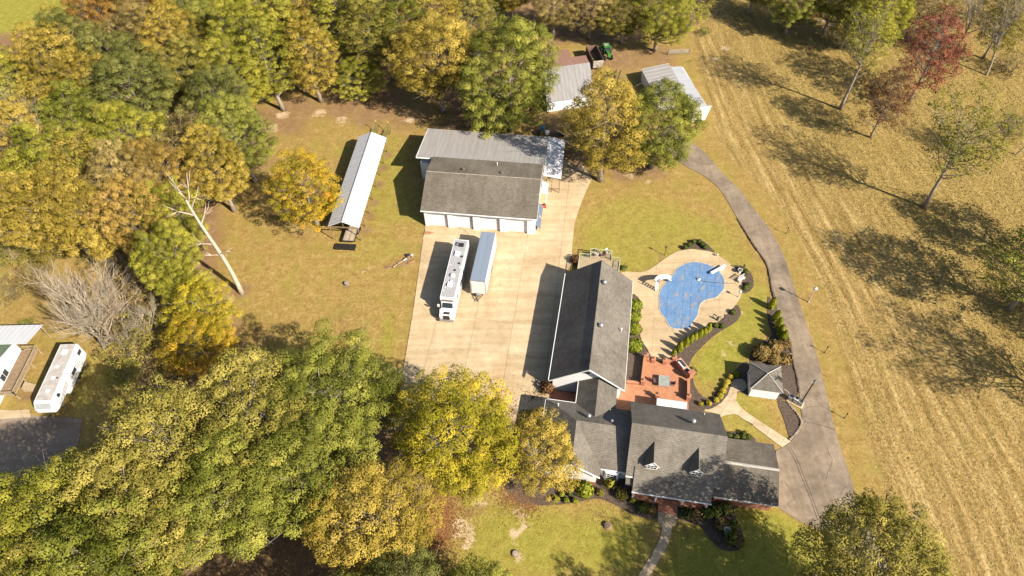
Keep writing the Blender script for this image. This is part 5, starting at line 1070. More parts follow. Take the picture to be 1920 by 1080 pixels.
# stump, woodpile, hose
def stump(lab, px, py, r, h, m): t = thing('tree_stump', lab, 'stump', P(px, py)); MB().lathe((0, 0, 0), [(r * 1.35, 0), (r * 1.1, .12), (r, h * .6), (r * .97, h)], 12).build('bark', M_WOOD, t); MB().lathe((0, 0, h), [(r * .9, 0), (r * .86, .03), (r * .5, .045), (.02, .05)], 12).build('cut_face', m, t)
stump('grey cut stump alone in the left lawn', 650, 533, .38, .45, mat('stump_grey', (.34, .31, .30), .9, .15)); stump('rotten broken stump in the front lawn', 1139, 986, .45, .35, mat('stump_brown', (.22, .16, .11), .9, .3)); stump('pale stump in the front lawn\'s bare patch', 966, 1038, .4, .2, mat('stump_pale', (.42, .36, .29), .9, .2))
def log(lab, a_, b_, r, m, cat='log'): t = thing('cut_log', lab, cat, P(*a_), 0, 'cut logs beside the driveway'); d_ = Vector(P(*b_)) - Vector(P(*a_)); MB().tube([(0, 0, r), d_ * .5 + Vector((0, 0, r * 1.05)), d_ + Vector((0, 0, r * .9))], [r, r * .95, r * .85], 8).build('trunk', m, t); MB().cyl((0, 0, r), tuple(Vector((0, 0, r)) - d_.normalized() * .02), r * .92, n=8).build('cut_end', M_WOODP, t)
M_LOG = mat('bark_pale', (.46, .36, .26), .9, .25, 3); M_LOGD = mat('bark_dark', (.16, .11, .08), .9, .25, 3)
log('long pale log at the middle of the cut-log row', (746, 495), (757, 489), .13, M_LOG); log('short pale log left of the long pale one', (737, 502), (744, 497), .12, M_LOG); log('white-ended log right of the long pale one', (757, 489), (763, 486), .15, M_WR); log('dark log behind the white-ended one', (758, 486), (766, 483), .14, M_LOGD)
log('thin pale stick at the left end of log row', (677, 511), (686, 509), .08, M_LOG); log('thin brown stick in the middle of log row', (722, 502), (731, 500), .07, M_LOGD); log('pinkish log at the right end by concrete', (766, 494), (778, 489), .11, mat('bark_red', (.42, .24, .15), .9))
stump('white round cut stump at the woodpile\'s right end', 773, 481, .3, .4, M_WR); stump('black burnt stump beside the white one', 766, 481, .34, .45, M_BLACK)
hp = []
for k in range(60): a_ = k * .55; r_ = .35 + .35 * math.sin(k * 1.7); c_ = P(803, 437); hp.append((c_[0] + r_ * math.cos(a_) + .35 * math.sin(k * .23), c_[1] + r_ * .6 * math.sin(a_), .07 + .03 * (k % 3)))
tag(MB().tube(smooth_open(hp, 3), .035, 5).build('garden_hose', mat('hose_orange', (.50, .24, .12), .6)), 'tangled tan hose heap at the garage\'s left front corner', 'hose')
tag(MB().tube(smooth_open([(*P2(x, y), .07) for x, y in ((858, 428), (868, 430), (875, 436), (879, 441))], 5), .025, 5).build('power_cord', M_DARK), 'thin dark cord from garage doors toward the trailer', 'cord')
for i, (a_, b_, lab) in enumerate((((1530, 42), (1568, 38), 'long pale log lying in the meadow, upper one'), ((1545, 48), (1580, 52), 'long pale log lying in the meadow, lower one'), ((1838, 66), (1860, 64), 'pale log at the far right by the bare trees'), ((1862, 68), (1885, 64), 'bright white log at the far right edge'))):
    log(lab, a_, b_, .2, M_WR if i == 3 else M_LOG)
# ================================================================== VEGETATION
def leafmat(name, c1, c2, c3=None, trans=.08):
    """foliage: two leaf colours mixed leaf by leaf and bough by bough"""
    m = bpy.data.materials.new(name); m.use_nodes = True; nt = m.node_tree; L = nt.links; nt.nodes.remove(nt.nodes['Principled BSDF'])
    out = nt.nodes['Material Output']; at = _n(nt, 'ShaderNodeAttribute', attribute_name='leaf'); sp = _n(nt, 'ShaderNodeSeparateColor'); L.new(at.outputs['Color'], sp.inputs[0])
    oi = _n(nt, 'ShaderNodeObjectInfo')
    f = maths(nt, 'ADD', maths(nt, 'MULTIPLY', sp.outputs[0], .2), maths(nt, 'MULTIPLY', sp.outputs[1], .9))
    f = maths(nt, 'ADD', f, maths(nt, 'MULTIPLY', maths(nt, 'SUBTRACT', oi.outputs['Random'], .5), .25))
    c = ramp(nt, f, [(.2, c1), (.62, c2), (.95, c3 or c2)])
    v = ramp(nt, sp.outputs[2], [(0, (.86, .86, .86)), (1, (1.12, 1.11, 1.08))]); c = mixc(nt, 1, c, v, 'MULTIPLY')
    d = _n(nt, 'ShaderNodeBsdfDiffuse'); t = _n(nt, 'ShaderNodeBsdfTranslucent'); mx = _n(nt, 'ShaderNodeMixShader'); mx.inputs[0].default_value = trans
    L.new(c, d.inputs[0]); L.new(mixc(nt, 1, c, (1.15, 1.1, .6), 'MULTIPLY'), t.inputs[0]); L.new(d.outputs[0], mx.inputs[1]); L.new(t.outputs[0], mx.inputs[2]); L.new(mx.outputs[0], out.inputs[0])
    MATS[name] = m; return m
PAL = dict(
    green=leafmat('leaves_green', (0.087, 0.100, 0.015), (0.202, 0.210, 0.038), (0.331, 0.315, 0.064)),
    dark=leafmat('leaves_dark_green', (0.076, 0.085, 0.022), (0.169, 0.171, 0.045), (0.269, 0.256, 0.067)),
    ygreen=leafmat('leaves_yellow_green', (0.120, 0.125, 0.015), (0.264, 0.252, 0.037), (0.400, 0.351, 0.057)),
    olive=leafmat('leaves_olive', (0.120, 0.109, 0.022), (0.256, 0.222, 0.048), (0.391, 0.324, 0.079)),
    gold=leafmat('leaves_gold', (0.164, 0.127, 0.020), (0.347, 0.257, 0.048), (0.487, 0.360, 0.079)),
    yellow=leafmat('leaves_yellow', (0.139, 0.139, 0.013), (0.347, 0.290, 0.028), (0.560, 0.390, 0.038)),
    amber=leafmat('leaves_amber', (0.185, 0.164, 0.015), (0.432, 0.285, 0.028), (0.573, 0.270, 0.036)),
    palegold=leafmat('leaves_pale_gold', (0.197, 0.163, 0.025), (0.413, 0.299, 0.058), (0.573, 0.405, 0.093)),
    orange=leafmat('leaves_orange', (0.168, 0.114, 0.029), (0.331, 0.222, 0.054), (0.461, 0.306, 0.086)),
    rusty=leafmat('leaves_rusty_orange', (0.153, 0.087, 0.022), (0.331, 0.184, 0.041), (0.452, 0.261, 0.064)),
    brown=leafmat('leaves_brown', (0.128, 0.097, 0.034), (0.273, 0.205, 0.071), (0.408, 0.315, 0.114)),
    red=leafmat('leaves_red', (0.115, 0.039, 0.029), (0.246, 0.084, 0.054), (0.361, 0.168, 0.098), .1),
    redd=leafmat('leaves_dark_red', (0.074, 0.061, 0.023), (0.164, 0.071, 0.042), (0.262, 0.159, 0.061), .1),
    shrub=leafmat('leaves_shrub', (0.104, 0.140, 0.017), (0.213, 0.238, 0.029), (0.354, 0.336, 0.046)),
    box=leafmat('leaves_boxwood', (0.055, 0.076, 0.020), (0.104, 0.128, 0.032), (0.183, 0.195, 0.049)),
    arbor=leafmat('leaves_arborvitae', (0.128, 0.152, 0.017), (0.244, 0.256, 0.029), (0.354, 0.329, 0.043)),
    ybush=leafmat('leaves_gold_bush', (0.281, 0.244, 0.027), (0.512, 0.409, 0.051), (0.659, 0.512, 0.073)),
    rust=leafmat('leaves_rust', (0.122, 0.088, 0.034), (0.262, 0.177, 0.063), (0.378, 0.262, 0.104)))
M_BARK = mat('bark', (.40, .34, .275), .95, .25, 2, bump=.5, bscale=6); M_BARKP = mat('bark_bare', (.44, .365, .27), .9, .16, 2); M_BARKD = mat('bark_deep', (.20, .15, .115), .95, .25, 2)

def unit(n, g):
    v = g.normal(size=(n, 3)); return v / np.linalg.norm(v, axis=1)[:, None]
def leaf_mesh(name, pos_, nrm, size, cols, g):
    """one bent rhombus per leaf cluster"""
    n = len(pos_); t = np.cross(nrm, unit(n, g)); t /= np.linalg.norm(t, axis=1)[:, None] + 1e-9; b = np.cross(nrm, t)
    s = size[:, None]; k = g.uniform(.55, .95, (n, 1)); bend = g.uniform(-.25, .1, (n, 1))
    v = np.stack([pos_ + t * s, pos_ + b * s * k + nrm * s * bend, pos_ - t * s * g.uniform(.6, 1, (n, 1)), pos_ - b * s * k + nrm * s * bend], 1).reshape(-1, 3)
    me = np_mesh(name, v, np.arange(4 * n).reshape(n, 4)); a = me.attributes.new('leaf', 'FLOAT_COLOR', 'FACE')
    a.data.foreach_set('color', np.concatenate([cols, np.ones((n, 1))], 1).astype(np.float32).ravel()); return me
def lumpy(d, g, ph, amp):
    return 1 + amp * (np.sin(d @ ph[0] + ph[3][0]) * .5 + np.sin(d @ ph[1] + ph[3][1]) * .3 + np.sin(d @ ph[2] + ph[3][2]) * .3)
def crown_variant(seed, R, H, base, ncl, nlf, ls, shape='round', spread=.55, rcl=(.7, 1.3), limbs=26, trunk=.34, lean=0, gaps=.0, amp=.3, sp=.53):
    """returns (trunk mesh, crown mesh, R, H): leaf clumps carried on real limbs"""
    g = np.random.default_rng(seed); hc = (H - base) / 2; zc = base + hc; ph = [g.normal(size=3) * 2.2, g.normal(size=3) * 3.6, g.normal(size=3) * 5.5, g.uniform(0, 6, 3)]
    C = []; CQ = np.zeros((ncl, 3)); CR_ = np.zeros(ncl); T = ncl * 40; D = unit(T, g); U = g.uniform(spread ** 3, 1, T) ** (1 / 3) * lumpy(D, g, ph, amp); RC = g.uniform(*rcl, T); zs = np.array([1, 1, 1.15])
    for d, rho, rc in zip(D, U, RC):
        q = d * rho
        if shape == 'cone': tt = (q[2] + 1) / 2; q[:2] *= (1.15 - .75 * tt)
        elif shape == 'oval': q[:2] *= 1.05 - .25 * q[2]
        elif shape == 'umbrella': q[:2] *= 1.0 + .25 * q[2]
        q = q * np.array([R, R, hc])
        if q[2] < -hc * .9: continue
        m_ = len(C)
        if m_ == 0 or (np.sum(((CQ[:m_] - q) * zs) ** 2, 1) > ((CR_[:m_] + rc) * sp) ** 2).all():
            CQ[m_] = q; CR_[m_] = rc; C.append((q, rc))
            if m_ + 1 == ncl: break
    Pp, Nn, Sz, Co = [], [], [], []
    for q, rc in C:
        k = max(6, int(nlf * (rc / 1.0) ** 2 * g.uniform(.7, 1.25))); d = unit(k, g); d[:, 2] = np.where((d[:, 2] < -.1) & (g.random(k) < .85), -d[:, 2], d[:, 2])
        p2 = [g.normal(size=3) * 3, g.normal(size=3) * 5, g.normal(size=3) * 8, g.uniform(0, 6, 3)]
        rr = rc * g.uniform(.68, 1.03, k) * lumpy(d, g, p2, .22)
        p = d * rr[:, None] * np.array([1, 1, .68]) + q
        nr = d * .95 + np.array([0, 0, .4]) + unit(k, g) * .36; nr /= np.linalg.norm(nr, axis=1)[:, None]
        Pp.append(p); Nn.append(nr); Sz.append(ls * g.uniform(.6, 1.25, k)); cr = np.clip(g.normal(.5, .15) + .16 * math.sin(q @ ph[0] / R + ph[3][1]) , 0, 1)
        Co.append(np.stack([g.random(k), np.full(k, cr), g.random(k)], 1))
    Pp, Nn, Sz, Co = map(np.concatenate, (Pp, Nn, Sz, Co)); Pp = Pp + np.array([0, 0, zc])
    cm = leaf_mesh('crown', Pp, Nn, Sz, Co, g)
    tb = MB(); top = base + hc * 1.3; tx, ty = g.normal(size=2) * .25
    def axis(z): f = z / top; return np.array([tx * math.sin(f * 3) + lean * f, ty * math.sin(f * 2.3), z])
    zz = np.linspace(0, top, 8); tb.tube([axis(z) for z in zz], [trunk * (1.45 if i == 0 else 1.1 - .95 * z / top) for i, z in enumerate(zz)], 8)
    order = g.permutation(len(C))[:limbs]
    for i in order:
        q = C[i][0] + np.array([0, 0, zc]); z0 = np.clip(q[2] - np.hypot(q[0], q[1]) * g.uniform(.55, 1.0) - .5, base * .75, top * .97); a0 = axis(z0); mid = a0 * .45 + q * .55 + np.array([0, 0, -.08 * np.linalg.norm(q - a0)]) + g.normal(size=3) * .2
        r0 = trunk * .36 * (1 - .5 * z0 / top); tb.tube([a0, a0 * .7 + mid * .3 + [0, 0, -.02], mid, q, q + (q - mid) * .25 + g.normal(size=3) * .15], [r0, r0 * .85, r0 * .6, r0 * .3, .012], 5)
        for _ in range(2):
            e_ = q + g.normal(size=3) * np.array([1.1, 1.1, .7]); tb.tube([mid, (mid + e_) / 2 + g.normal(size=3) * .12, e_], [r0 * .4, r0 * .25, .01], 4)
    return tb.mesh('trunk', M_BARK, smooth=True), cm, R, H
def bare_variant(seed, H, spread, levels=4, n0=5, r0=.25, fork=.12, droop=0., up=.35, kids=4):
    g = np.random.default_rng(seed); tb = MB(); fine_ = MB()
    def grow(p, d, L, r, lev):
        pts = [p]; q = p; dd = d
        for _ in range(4): dd = dd + g.normal(size=3) * .10 + np.array([0, 0, up * .12 - droop]); dd = dd / np.linalg.norm(dd); q = q + dd * L / 4; pts.append(q)
        (tb if lev < 2 else fine_).tube(pts, [r, r * .88, r * .74, r * .6, r * .45], 6 if lev < 2 else 3, caps=False)
        if lev >= levels: return
        for k in range(kids if lev else n0):
            t = g.uniform(.35, 1.0) if lev else g.uniform(fork, 1.0); i = min(3, int(t * 4)); o = pts[i] + (pts[i + 1] - pts[i]) * (t * 4 - i)
            nd = dd + unit(1, g)[0] * spread; nd[2] = abs(nd[2]) * .7 + up * .5; nd /= np.linalg.norm(nd); grow(o, nd, L * g.uniform(.45, .72), r * (.62 - .18 * t), lev + 1)
    grow(np.zeros(3), np.array([0, 0, 1.]), H * .5, r0, 0)
    return tb, fine_

VAR = {}
for i in range(4): VAR['oak', i] = crown_variant(10 + i, 6.5, 18, 4.6, 260, 210, .105, 'round', .62, (.75, 1.45), 50, .42, amp=.34, sp=.74)
for i in range(3): VAR['maple', i] = crown_variant(30 + i, 4.6, 15, 2.6, 230, 210, .098, 'oval', .60, (.52, 1.05), 36, .30, amp=.3, sp=.72)
for i in range(3): VAR['tall', i] = crown_variant(50 + i, 4.4, 20, 4.4, 260, 210, .100, 'oval', .60, (.52, 1.1), 40, .32, amp=.34, sp=.72)
VAR['big', 0] = crown_variant(61, 8.6, 23, 3.0, 430, 190, .115, 'oval', .62, (.85, 1.55), 60, .55, amp=.26, sp=.68)
VAR['dome', 0] = crown_variant(63, 6.6, 17.5, 1.8, 330, 190, .108, 'round', .66, (.7, 1.3), 40, .40, amp=.20, sp=.66)
for i in range(2): VAR['sparse', i] = crown_variant(70 + i, 4.8, 20, 8.0, 240, 56, .115, 'umbrella', .3, (.5, 1.0), 60, .27, amp=.4)
for i in range(2): VAR['thin', i] = crown_variant(80 + i, 4.6, 17, 4.0, 280, 100, .115, 'oval', .35, (.45, 1.0), 60, .24, amp=.4)
for i in range(2): VAR['bushy', i] = crown_variant(90 + i, 3.2, 7, .6, 150, 70, .11, 'round', .45, (.35, .75), 24, .14, amp=.4)
vrand = random.Random(4); vcount = {}
def tree(kind, px, py, zref, H, R, pal, label, group=None, cat='tree', bark=None, name=None):
    k = vcount.get(kind, 0); vcount[kind] = k + 1; nv = sum(1 for q in VAR if q[0] == kind); tm, cm, Rv, Hv = VAR[kind, k % nv]
    if isinstance(px, tuple): x, y = px
    else: x, y = P2(px, py, zref)
    t = thing(name or ('tree' if kind != 'bushy' else 'bush'), label, cat, (x, y, -.06), vrand.uniform(0, 6.28), group)
    t.scale = (R / Rv, R / Rv, H / Hv)
    for nm, me, m in (('trunk', tm, bark or M_BARK), ('crown', cm, PAL[pal])):
        o = link(nm, me, t)
        if len(me.materials) == 0: me.materials.append(m)
        o.material_slots[0].link = 'OBJECT'; o.material_slots[0].material = m
    return t
WG = 'trees of the left woods'; BG = 'oaks along the bottom edge'
# --- trees round the buildings (trunk foot visible)
tree('big', 958, 243, 0, 24, 8.6, 'green', 'big green oak standing behind the garage', 'trees round the farmyard')
tree('tall', 1125, 338, 0, 22.5, 6.2, 'gold', 'tall golden tree left of the round green maple', 'trees round the farmyard')
tree('dome', 1222, 314, 0, 18.0, 6.7, 'green', 'round green maple in front of the white long shed', 'trees round the farmyard')
tree('maple', 597, 424, 0, 16.5, 5.1, 'amber', 'yellow-orange maple left of the pole shed', 'trees round the farmyard')
tree('tall', 532, 206, 0, 20, 5.6, 'ygreen', 'yellow-green tree whose trunk stands leftmost at the dirt edge', WG)
tree('tall', 602, 190, 0, 20.5, 5.4, 'gold', 'golden green tree with leaning trunk, second along the dirt edge', WG)
tree('maple', 682, 184, 0, 9.5, 4.4, 'ygreen', 'low bright yellow-green tree at the dirt edge', WG)
tree('oak', 831, 210, 0, 21.5, 8.4, 'gold', 'wide golden oak left of the old camper', WG)
tree('tall', 500, 40, 12, 20, 6, 'ygreen', 'yellow-green crown behind the leftmost dirt-edge tree', WG)
tree('tall', 560, 0, 13, 20, 6, 'gold', 'golden crown at top edge above the dirt-edge pair', WG)
tree('oak', 640, -30, 13, 19, 6, 'olive', 'olive crown cut by the top edge above yellow-green one', WG)
tree('oak', 225, -20, 12, 18, 6, 'gold', 'golden crown cut by the top edge behind rusty one', WG)
tree('oak', 300, -35, 12, 18, 6, 'olive', 'olive crown cut by the top edge right of rusty one', WG)
tree('oak', 480, -30, 12, 18, 6.4, 'green', 'green crown cut by the top edge above yellow-green one', WG)
tree('oak', 960, -20, 8, 14, 6, 'gold', 'golden crown at top edge above the big green oak', WG)
tree('oak', 720, -25, 12, 18, 6.4, 'gold', 'golden crown cut by the top edge left of centre', WG)
tree('tall', 690, 60, 12, 20, 6.5, 'olive', 'dark olive tree behind the low yellow-green one', WG)
tree('tall', 640, 30, 13, 20, 6, 'ygreen', 'yellow-green crown between the dirt-edge trees, behind', WG)
tree('tall', 745, 25, 13, 20, 6, 'green', 'green crown at top edge left of the golden oak', WG)
tree('tall', 815, 8, 12, 19, 6.2, 'gold', 'golden crown at top edge behind wide golden oak', WG)
tree('maple', 880, 18, 9, 13, 5, 'olive', 'olive crown at top edge above the old camper', WG)
tree('maple', 930, 40, 0, 12, 3.4, 'green', 'small green tree behind big green oak', WG)
tree('tall', 1104, 72, 0, 14, 4.4, 'brown', 'tan-brown tree behind the rusty wagon', 'trees along the top')
tree('oak', 1228, 95, 0, 14.0, 6.0, 'ygreen', 'yellow-green tree above the cattle gate', 'trees along the top')
tree('oak', 1172, 20, 8, 12, 5.5, 'olive', 'olive tree at top edge behind the tractor', 'trees along the top')
tree('oak', 1040, 10, 8, 13, 5.5, 'brown', 'brownish tree at top edge left of the tan-brown one', 'trees along the top')
tree('bushy', 1292, 40, 2, 7, 4.2, 'ygreen', 'pale yellow-green thicket right of the yellow-green tree', 'trees along the top')
tree('bushy', 1310, 10, 2, 7, 4.6, 'olive', 'olive thicket at top edge above the pale one', 'trees along the top')
tree('bushy', 1322, 64, 0, 1.6, 1.5, 'green', 'small green bush alone in the meadow\'s corner', cat='bush')
# --- right-hand meadow
RG = 'tall trees in the right meadow'
tree('sparse', 1575, 204, 0, 23, 5.4, 'ygreen', 'tall thin yellow-green tree left of the red ones', RG)
tree('thin', 1705, 188, 0, 20, 5.8, 'red', 'bright red maple in the right meadow', RG)
tree('thin', 1632, 257, 0, 15.5, 4.2, 'redd', 'dark red lower tree in front of the red maple', RG)
tree('sparse', 1733, 388, 0, 22, 6.2, 'ygreen', 'sparse yellow-green tree nearest in the right meadow', RG)
tree('sparse', 1853, 299, 0, 11.5, 3.6, 'olive', 'thin olive tree with pale trunk by the right edge', RG)
tree('thin', 1600, 30, 8, 15, 5.0, 'olive', 'olive tree at top edge behind tall thin one', RG)
tree('oak', 1665, 5, 12, 17, 6, 'ygreen', 'yellow-green crown at top edge above the red maple', RG)
tree('oak', 1490, 10, 7, 12, 5.2, 'green', 'dark green tree casting shade at meadow top', RG)
tree('oak', 1570, -8, 9, 15, 6, 'ygreen', 'yellow-green tree at top edge of the meadow', RG)
tree('oak', 1420, -35, 8, 14, 6, 'olive', 'olive tree at top edge left of dark green one', RG)
tree('thin', 1740, 0, 10, 15, 5.5, 'brown', 'brown thin tree behind the red maple', RG)
tree('thin', 1890, 30, 10, 15, 5, 'olive', 'olive thin tree in the top right corner', RG)
tree('bushy', 1820, 20, 2, 6, 4.5, 'brown', 'brown thicket behind the pale logs', RG)
tree('bushy', 1905, 120, 2, 5, 3.5, 'brown', 'brown thicket at the right edge below the corner tree', RG)
EG = 'trees beyond the right edge'
tree('thin', 1985, 478, 13, 21, 6.4, 'green', 'dark green oak reaching in at the right edge', EG)
tree('thin', (90.5, 72), 0, 0, 20, 6.5, 'green', 'green oak just beyond the right edge, farther one', EG)
tree('sparse', (84, 44), 0, 0, 22, 7.2, 'olive', 'olive oak just beyond the right edge, nearer one', EG)
tree('thin', (96, 52), 0, 0, 21, 6.8, 'green', 'green tree beyond the right edge, outermost', EG)
tree('oak', (37.6, 20.2), 0, 0, 20.2, 7.0, 'olive', 'yellow-green oak in the bottom right corner', BG)
tree('oak', (33, 13), 0, 0, 19, 4.8, 'green', 'green oak just below the front walk', BG)
tree('oak', (43, 11), 0, 0, 22, 6.5, 'green', 'green oak just below the corner oak', BG)
tree('maple', (19.5, 14.5), 0, 0, 14, 2.7, 'olive', 'olive maple just below the front lawn', BG)
# --- between the house and the left property
tree('oak', 855, 805, 11, 17, 7.2, 'yellow', 'bright yellow-green maple between driveway and lawn', BG)
tree('maple', 1007, 905, 0, 15.0, 4.2, 'palegold', 'orange-yellow tree against the house\'s left gable', BG)
tree('oak', 705, 965, 11, 17, 6.6, 'gold', 'golden oak left of the orange leaf patch', BG)
for px, py, z, H, R, pal, lab in ((622, 738, 12, 19, 7.2, 'green', 'green oak nearest the driveway\'s left edge'), (478, 795, 13, 22, 7.6, 'olive', 'big olive oak at the middle of the bottom woods'), (590, 872, 12, 18, 6.6, 'green', 'green oak left of the bright yellow maple'),
                                  (345, 848, 14, 23, 6.8, 'olive', 'olive oak beside the dark parking pad'), (430, 918, 13, 20, 6.6, 'green', 'green oak below the middle one'), (255, 958, 14, 22, 6.9, 'olive', 'olive oak right of the corner group'),
                                  (105, 985, 14, 22, 6.9, 'ygreen', 'yellow-green oak in the bottom left corner'), (10, 1060, 14, 22, 7.0, 'olive', 'olive oak at the very bottom left'), (200, 1075, 14, 23, 7, 'green', 'green oak at the bottom edge, left'), (885, 1150, 10, 15, 5, 'green', 'green oak at the bottom edge below the leaf patch'), (745, 1150, 10, 16, 5.5, 'dark', 'dark green oak at bottom edge under the golden one')):
    tree('oak', px, py, z, H, R, pal, lab, BG)
tree('oak', (-17, 15), 0, 0, 18, 6, 'green', 'green oak below the bottom edge, right of the woods', BG); tree('oak', (-31, 12.5), 0, 0, 18, 6, 'olive', 'olive oak below the bottom edge, under the woods', BG)
# --- the left woods, crown by crown
for kind, px, py, R, pal, lab in (
    ('oak', 5, 135, 5.5, 'ygreen', 'bright yellow-green crown at the left edge below the pasture'), ('oak', 135, 88, 6.4, 'dark', 'dark green crown nearest the pasture corner'), ('oak', 118, 66, 3.4, 'gold', 'golden crown beside the top left pasture'),
    ('oak', 180, 20, 5.2, 'rusty', 'orange crown at top edge, left of the rusty one'), ('oak', 268, 15, 5.6, 'rusty', 'rusty orange crown at top edge'), ('oak', 262, 72, 5.6, 'brown', 'brown crown below the rusty orange one'),
    ('oak', 95, 125, 6.2, 'gold', 'golden crown below the dark green corner one'), ('oak', 165, 150, 5.5, 'gold', 'golden crown left of the dark green group'), ('oak', 222, 115, 6.2, 'dark', 'dark green crown below the brown one'), ('oak', 250, 175, 7.2, 'dark', 'largest dark green crown in the middle of the woods'),
    ('oak', 330, 70, 6, 'gold', 'golden crown right of the brown one'), ('oak', 350, 125, 6, 'olive', 'olive-gold crown right of the dark green group'), ('oak', 405, 45, 6.4, 'green', 'green crown at the top middle of the woods'), ('oak', 462, 70, 6.4, 'ygreen', 'yellow-green crown left of the dirt-edge trees'), ('oak', 345, 15, 5.5, 'green', 'green crown at top edge right of the rusty one'), ('oak', 445, 5, 6, 'ygreen', 'yellow-green crown at top edge above the green one'),
    ('oak', 430, 130, 6.2, 'ygreen', 'yellow-green crown at the woods\' right bulge'), ('oak', 405, 190, 6.4, 'dark', 'dark olive crown near the woods\' right edge'), ('oak', 440, 245, 5.8, 'green', 'green crown reaching farthest right into the yard'),
    ('thin', 60, 195, 6, 'gold', 'thin golden crown above the left edge thicket'), ('oak', 135, 215, 5.6, 'green', 'green crown left of the yellow-green pair'), ('oak', 185, 255, 6.2, 'ygreen', 'left crown of the yellow-green pair'), ('oak', 250, 262, 5.8, 'ygreen', 'right crown of the yellow-green pair'), ('oak', 25, 270, 5.8, 'gold', 'golden crown at the left edge'), ('oak', 85, 305, 6, 'ygreen', 'yellow-green crown below the golden edge one'),
    ('thin', 345, 265, 5.4, 'brown', 'sparse brown crown with white limbs near the yard'), ('oak', 395, 300, 5.2, 'gold', 'golden crown behind the dead tree\'s top'), ('thin', 140, 300, 5.5, 'gold', 'thin golden crown with pale bare boughs'), ('oak', 300, 330, 5.8, 'orange', 'pale orange crown below the sparse brown one'), ('oak', 225, 350, 5.6, 'brown', 'brown-gold crown left of the pale orange one'),
    ('oak', 105, 390, 6.4, 'gold', 'wide golden crown above the bare pale tree'), ('oak', 35, 385, 5, 'gold', 'golden crown at left edge below the yellow-green one'), ('oak', 175, 405, 5.4, 'gold', 'golden crown right of the wide golden one'), ('oak', 262, 415, 5.2, 'orange', 'orange-brown crown above the grey scrub'), ('oak', 308, 398, 4.8, 'ygreen', 'yellow-green crown behind the dead trunk'), ('oak', 312, 478, 4.3, 'ygreen', 'bright yellow-green crown left of the dead trunk')):
    tree(kind, px, py, 12, vrand.uniform(16.5, 19.5), R, pal, lab, WG)
tree('maple', 368, 568, 8, 11.5, 4.2, 'yellow', 'yellow tree left of the dead trunk\'s foot', WG); tree('maple', 370, 640, 6, 10.5, 4.4, 'amber', 'golden yellow tree at the lawn\'s lower left edge', WG); tree('maple', 335, 525, 8, 11, 3.6, 'ygreen', 'yellow-green tree above the yellow one', WG)
for px, py, R, H, pal, lab in ((262, 545, 4.2, 6.5, 'brown', 'grey-brown scrub right of the bare pale tree'), (285, 610, 4.0, 6, 'olive', 'olive scrub left of the yellow tree'), (245, 660, 3.8, 5, 'olive', 'olive scrub beside the camper\'s far end'), (310, 680, 3.6, 5, 'brown', 'brown scrub below the yellow trees'), (300, 480, 4.0, 7, 'brown', 'brown scrub above the grey-brown one'), (210, 480, 3.6, 5, 'brown', 'brown scrub behind the bare pale tree'), (230, 700, 2.6, 3, 'green', 'low green scrub right of the camper'), (80, 470, 3.2, 3.5, 'olive', 'olive scrub left of the bare pale tree'), (30, 440, 3.4, 4, 'green', 'green scrub at the left edge'), (40, 598, 1.2, 1.2, 'green', 'tiny green bush above the neighbour\'s porch roof'), (18, 475, 3.4, 3.5, 'olive', 'olive scrub at the left edge, second below the woods'), (62, 505, 3.0, 2.5, 'brown', 'low brown scrub in the grass left of the bare tree'), (112, 452, 3.0, 4.5, 'gold', 'golden scrub at the woods\' lower edge'), (8, 545, 3.2, 2.5, 'brown', 'low brown scrub at the left edge above the porch'), (150, 445, 3.2, 5, 'brown', 'brown scrub behind the bare tree\'s top'), (20, 105, 2.8, 3.5, 'brown', 'brown scrub at the pasture corner')):
    tree('bushy', px, py, 2, H, R, pal, lab, 'scrub in the left woods', cat='bush')
# --- bare trees
def bare(label, px, py, tf, m, rz=0, lean=(0, 0), sc=1.0, name='bare_tree', group='bare trees'):
    t = thing(name, label, 'tree', (*P2(px, py), -.06), rz, group); t.scale = (sc, sc, sc); t.rotation_euler = (lean[0], lean[1], rz)
    tb, fb = tf; tb.build('trunk', m, t, smooth=True); tag(fb.build('twigs', m, t), kind='stuff')
bare('pale leafless bushy tree behind the left house', 196, 655, bare_variant(3, 21, .62, 4, 13, .26, .03, 0, .55, 6), M_BARKP, 1.0)
bare('second pale leafless tree among the grey scrub', 290, 640, bare_variant(4, 11, .7, 4, 8, .16, .05, 0, .5, 5), M_BARKP, 2.0)
bare('leafless grey tree in the top right corner', 1850, 140, bare_variant(6, 19, .55, 4, 8, .26, .3, 0, .4, 4), M_BARK, .4); bare('leafless grey tree behind the red maple', 1790, 100, bare_variant(7, 18, .55, 4, 8, .22, .3, 0, .4, 4), M_BARK, 1.4)
bare('leafless tree at the right edge by the olive one', 1905, 290, bare_variant(8, 11, .6, 4, 7, .16, .3, 0, .3, 4), M_BARKP, 2.2); bare('thin leafless tree left of the big green oak', 922, 45, bare_variant(9, 12, .5, 3, 6, .14, .4, 0, .4, 4), M_BARKP, .2)
bare('leafless pale tree above the wide golden woodland crown', 170, 390, bare_variant(12, 20, .5, 4, 7, .2, .4, 0, .4, 4), M_BARKP, .9); bare('leafless pale tree standing in the woods\' centre left', 120, 345, bare_variant(13, 21, .45, 4, 7, .2, .45, 0, .4, 4), M_BARKP, 2.9)
dt = thing('dead_tree', 'tall pale dead trunk leaning over the left lawn', 'tree', (*P2(453, 551), -.05), 0, 'bare trees'); g = np.random.default_rng(2); tb = MB()
top = np.array(P(352, 372, 19.5)) - np.array(P(453, 551)); ax_ = lambda f: top * f + np.array([.25 * math.sin(f * 5), .2 * math.sin(f * 4 + 1), 0])
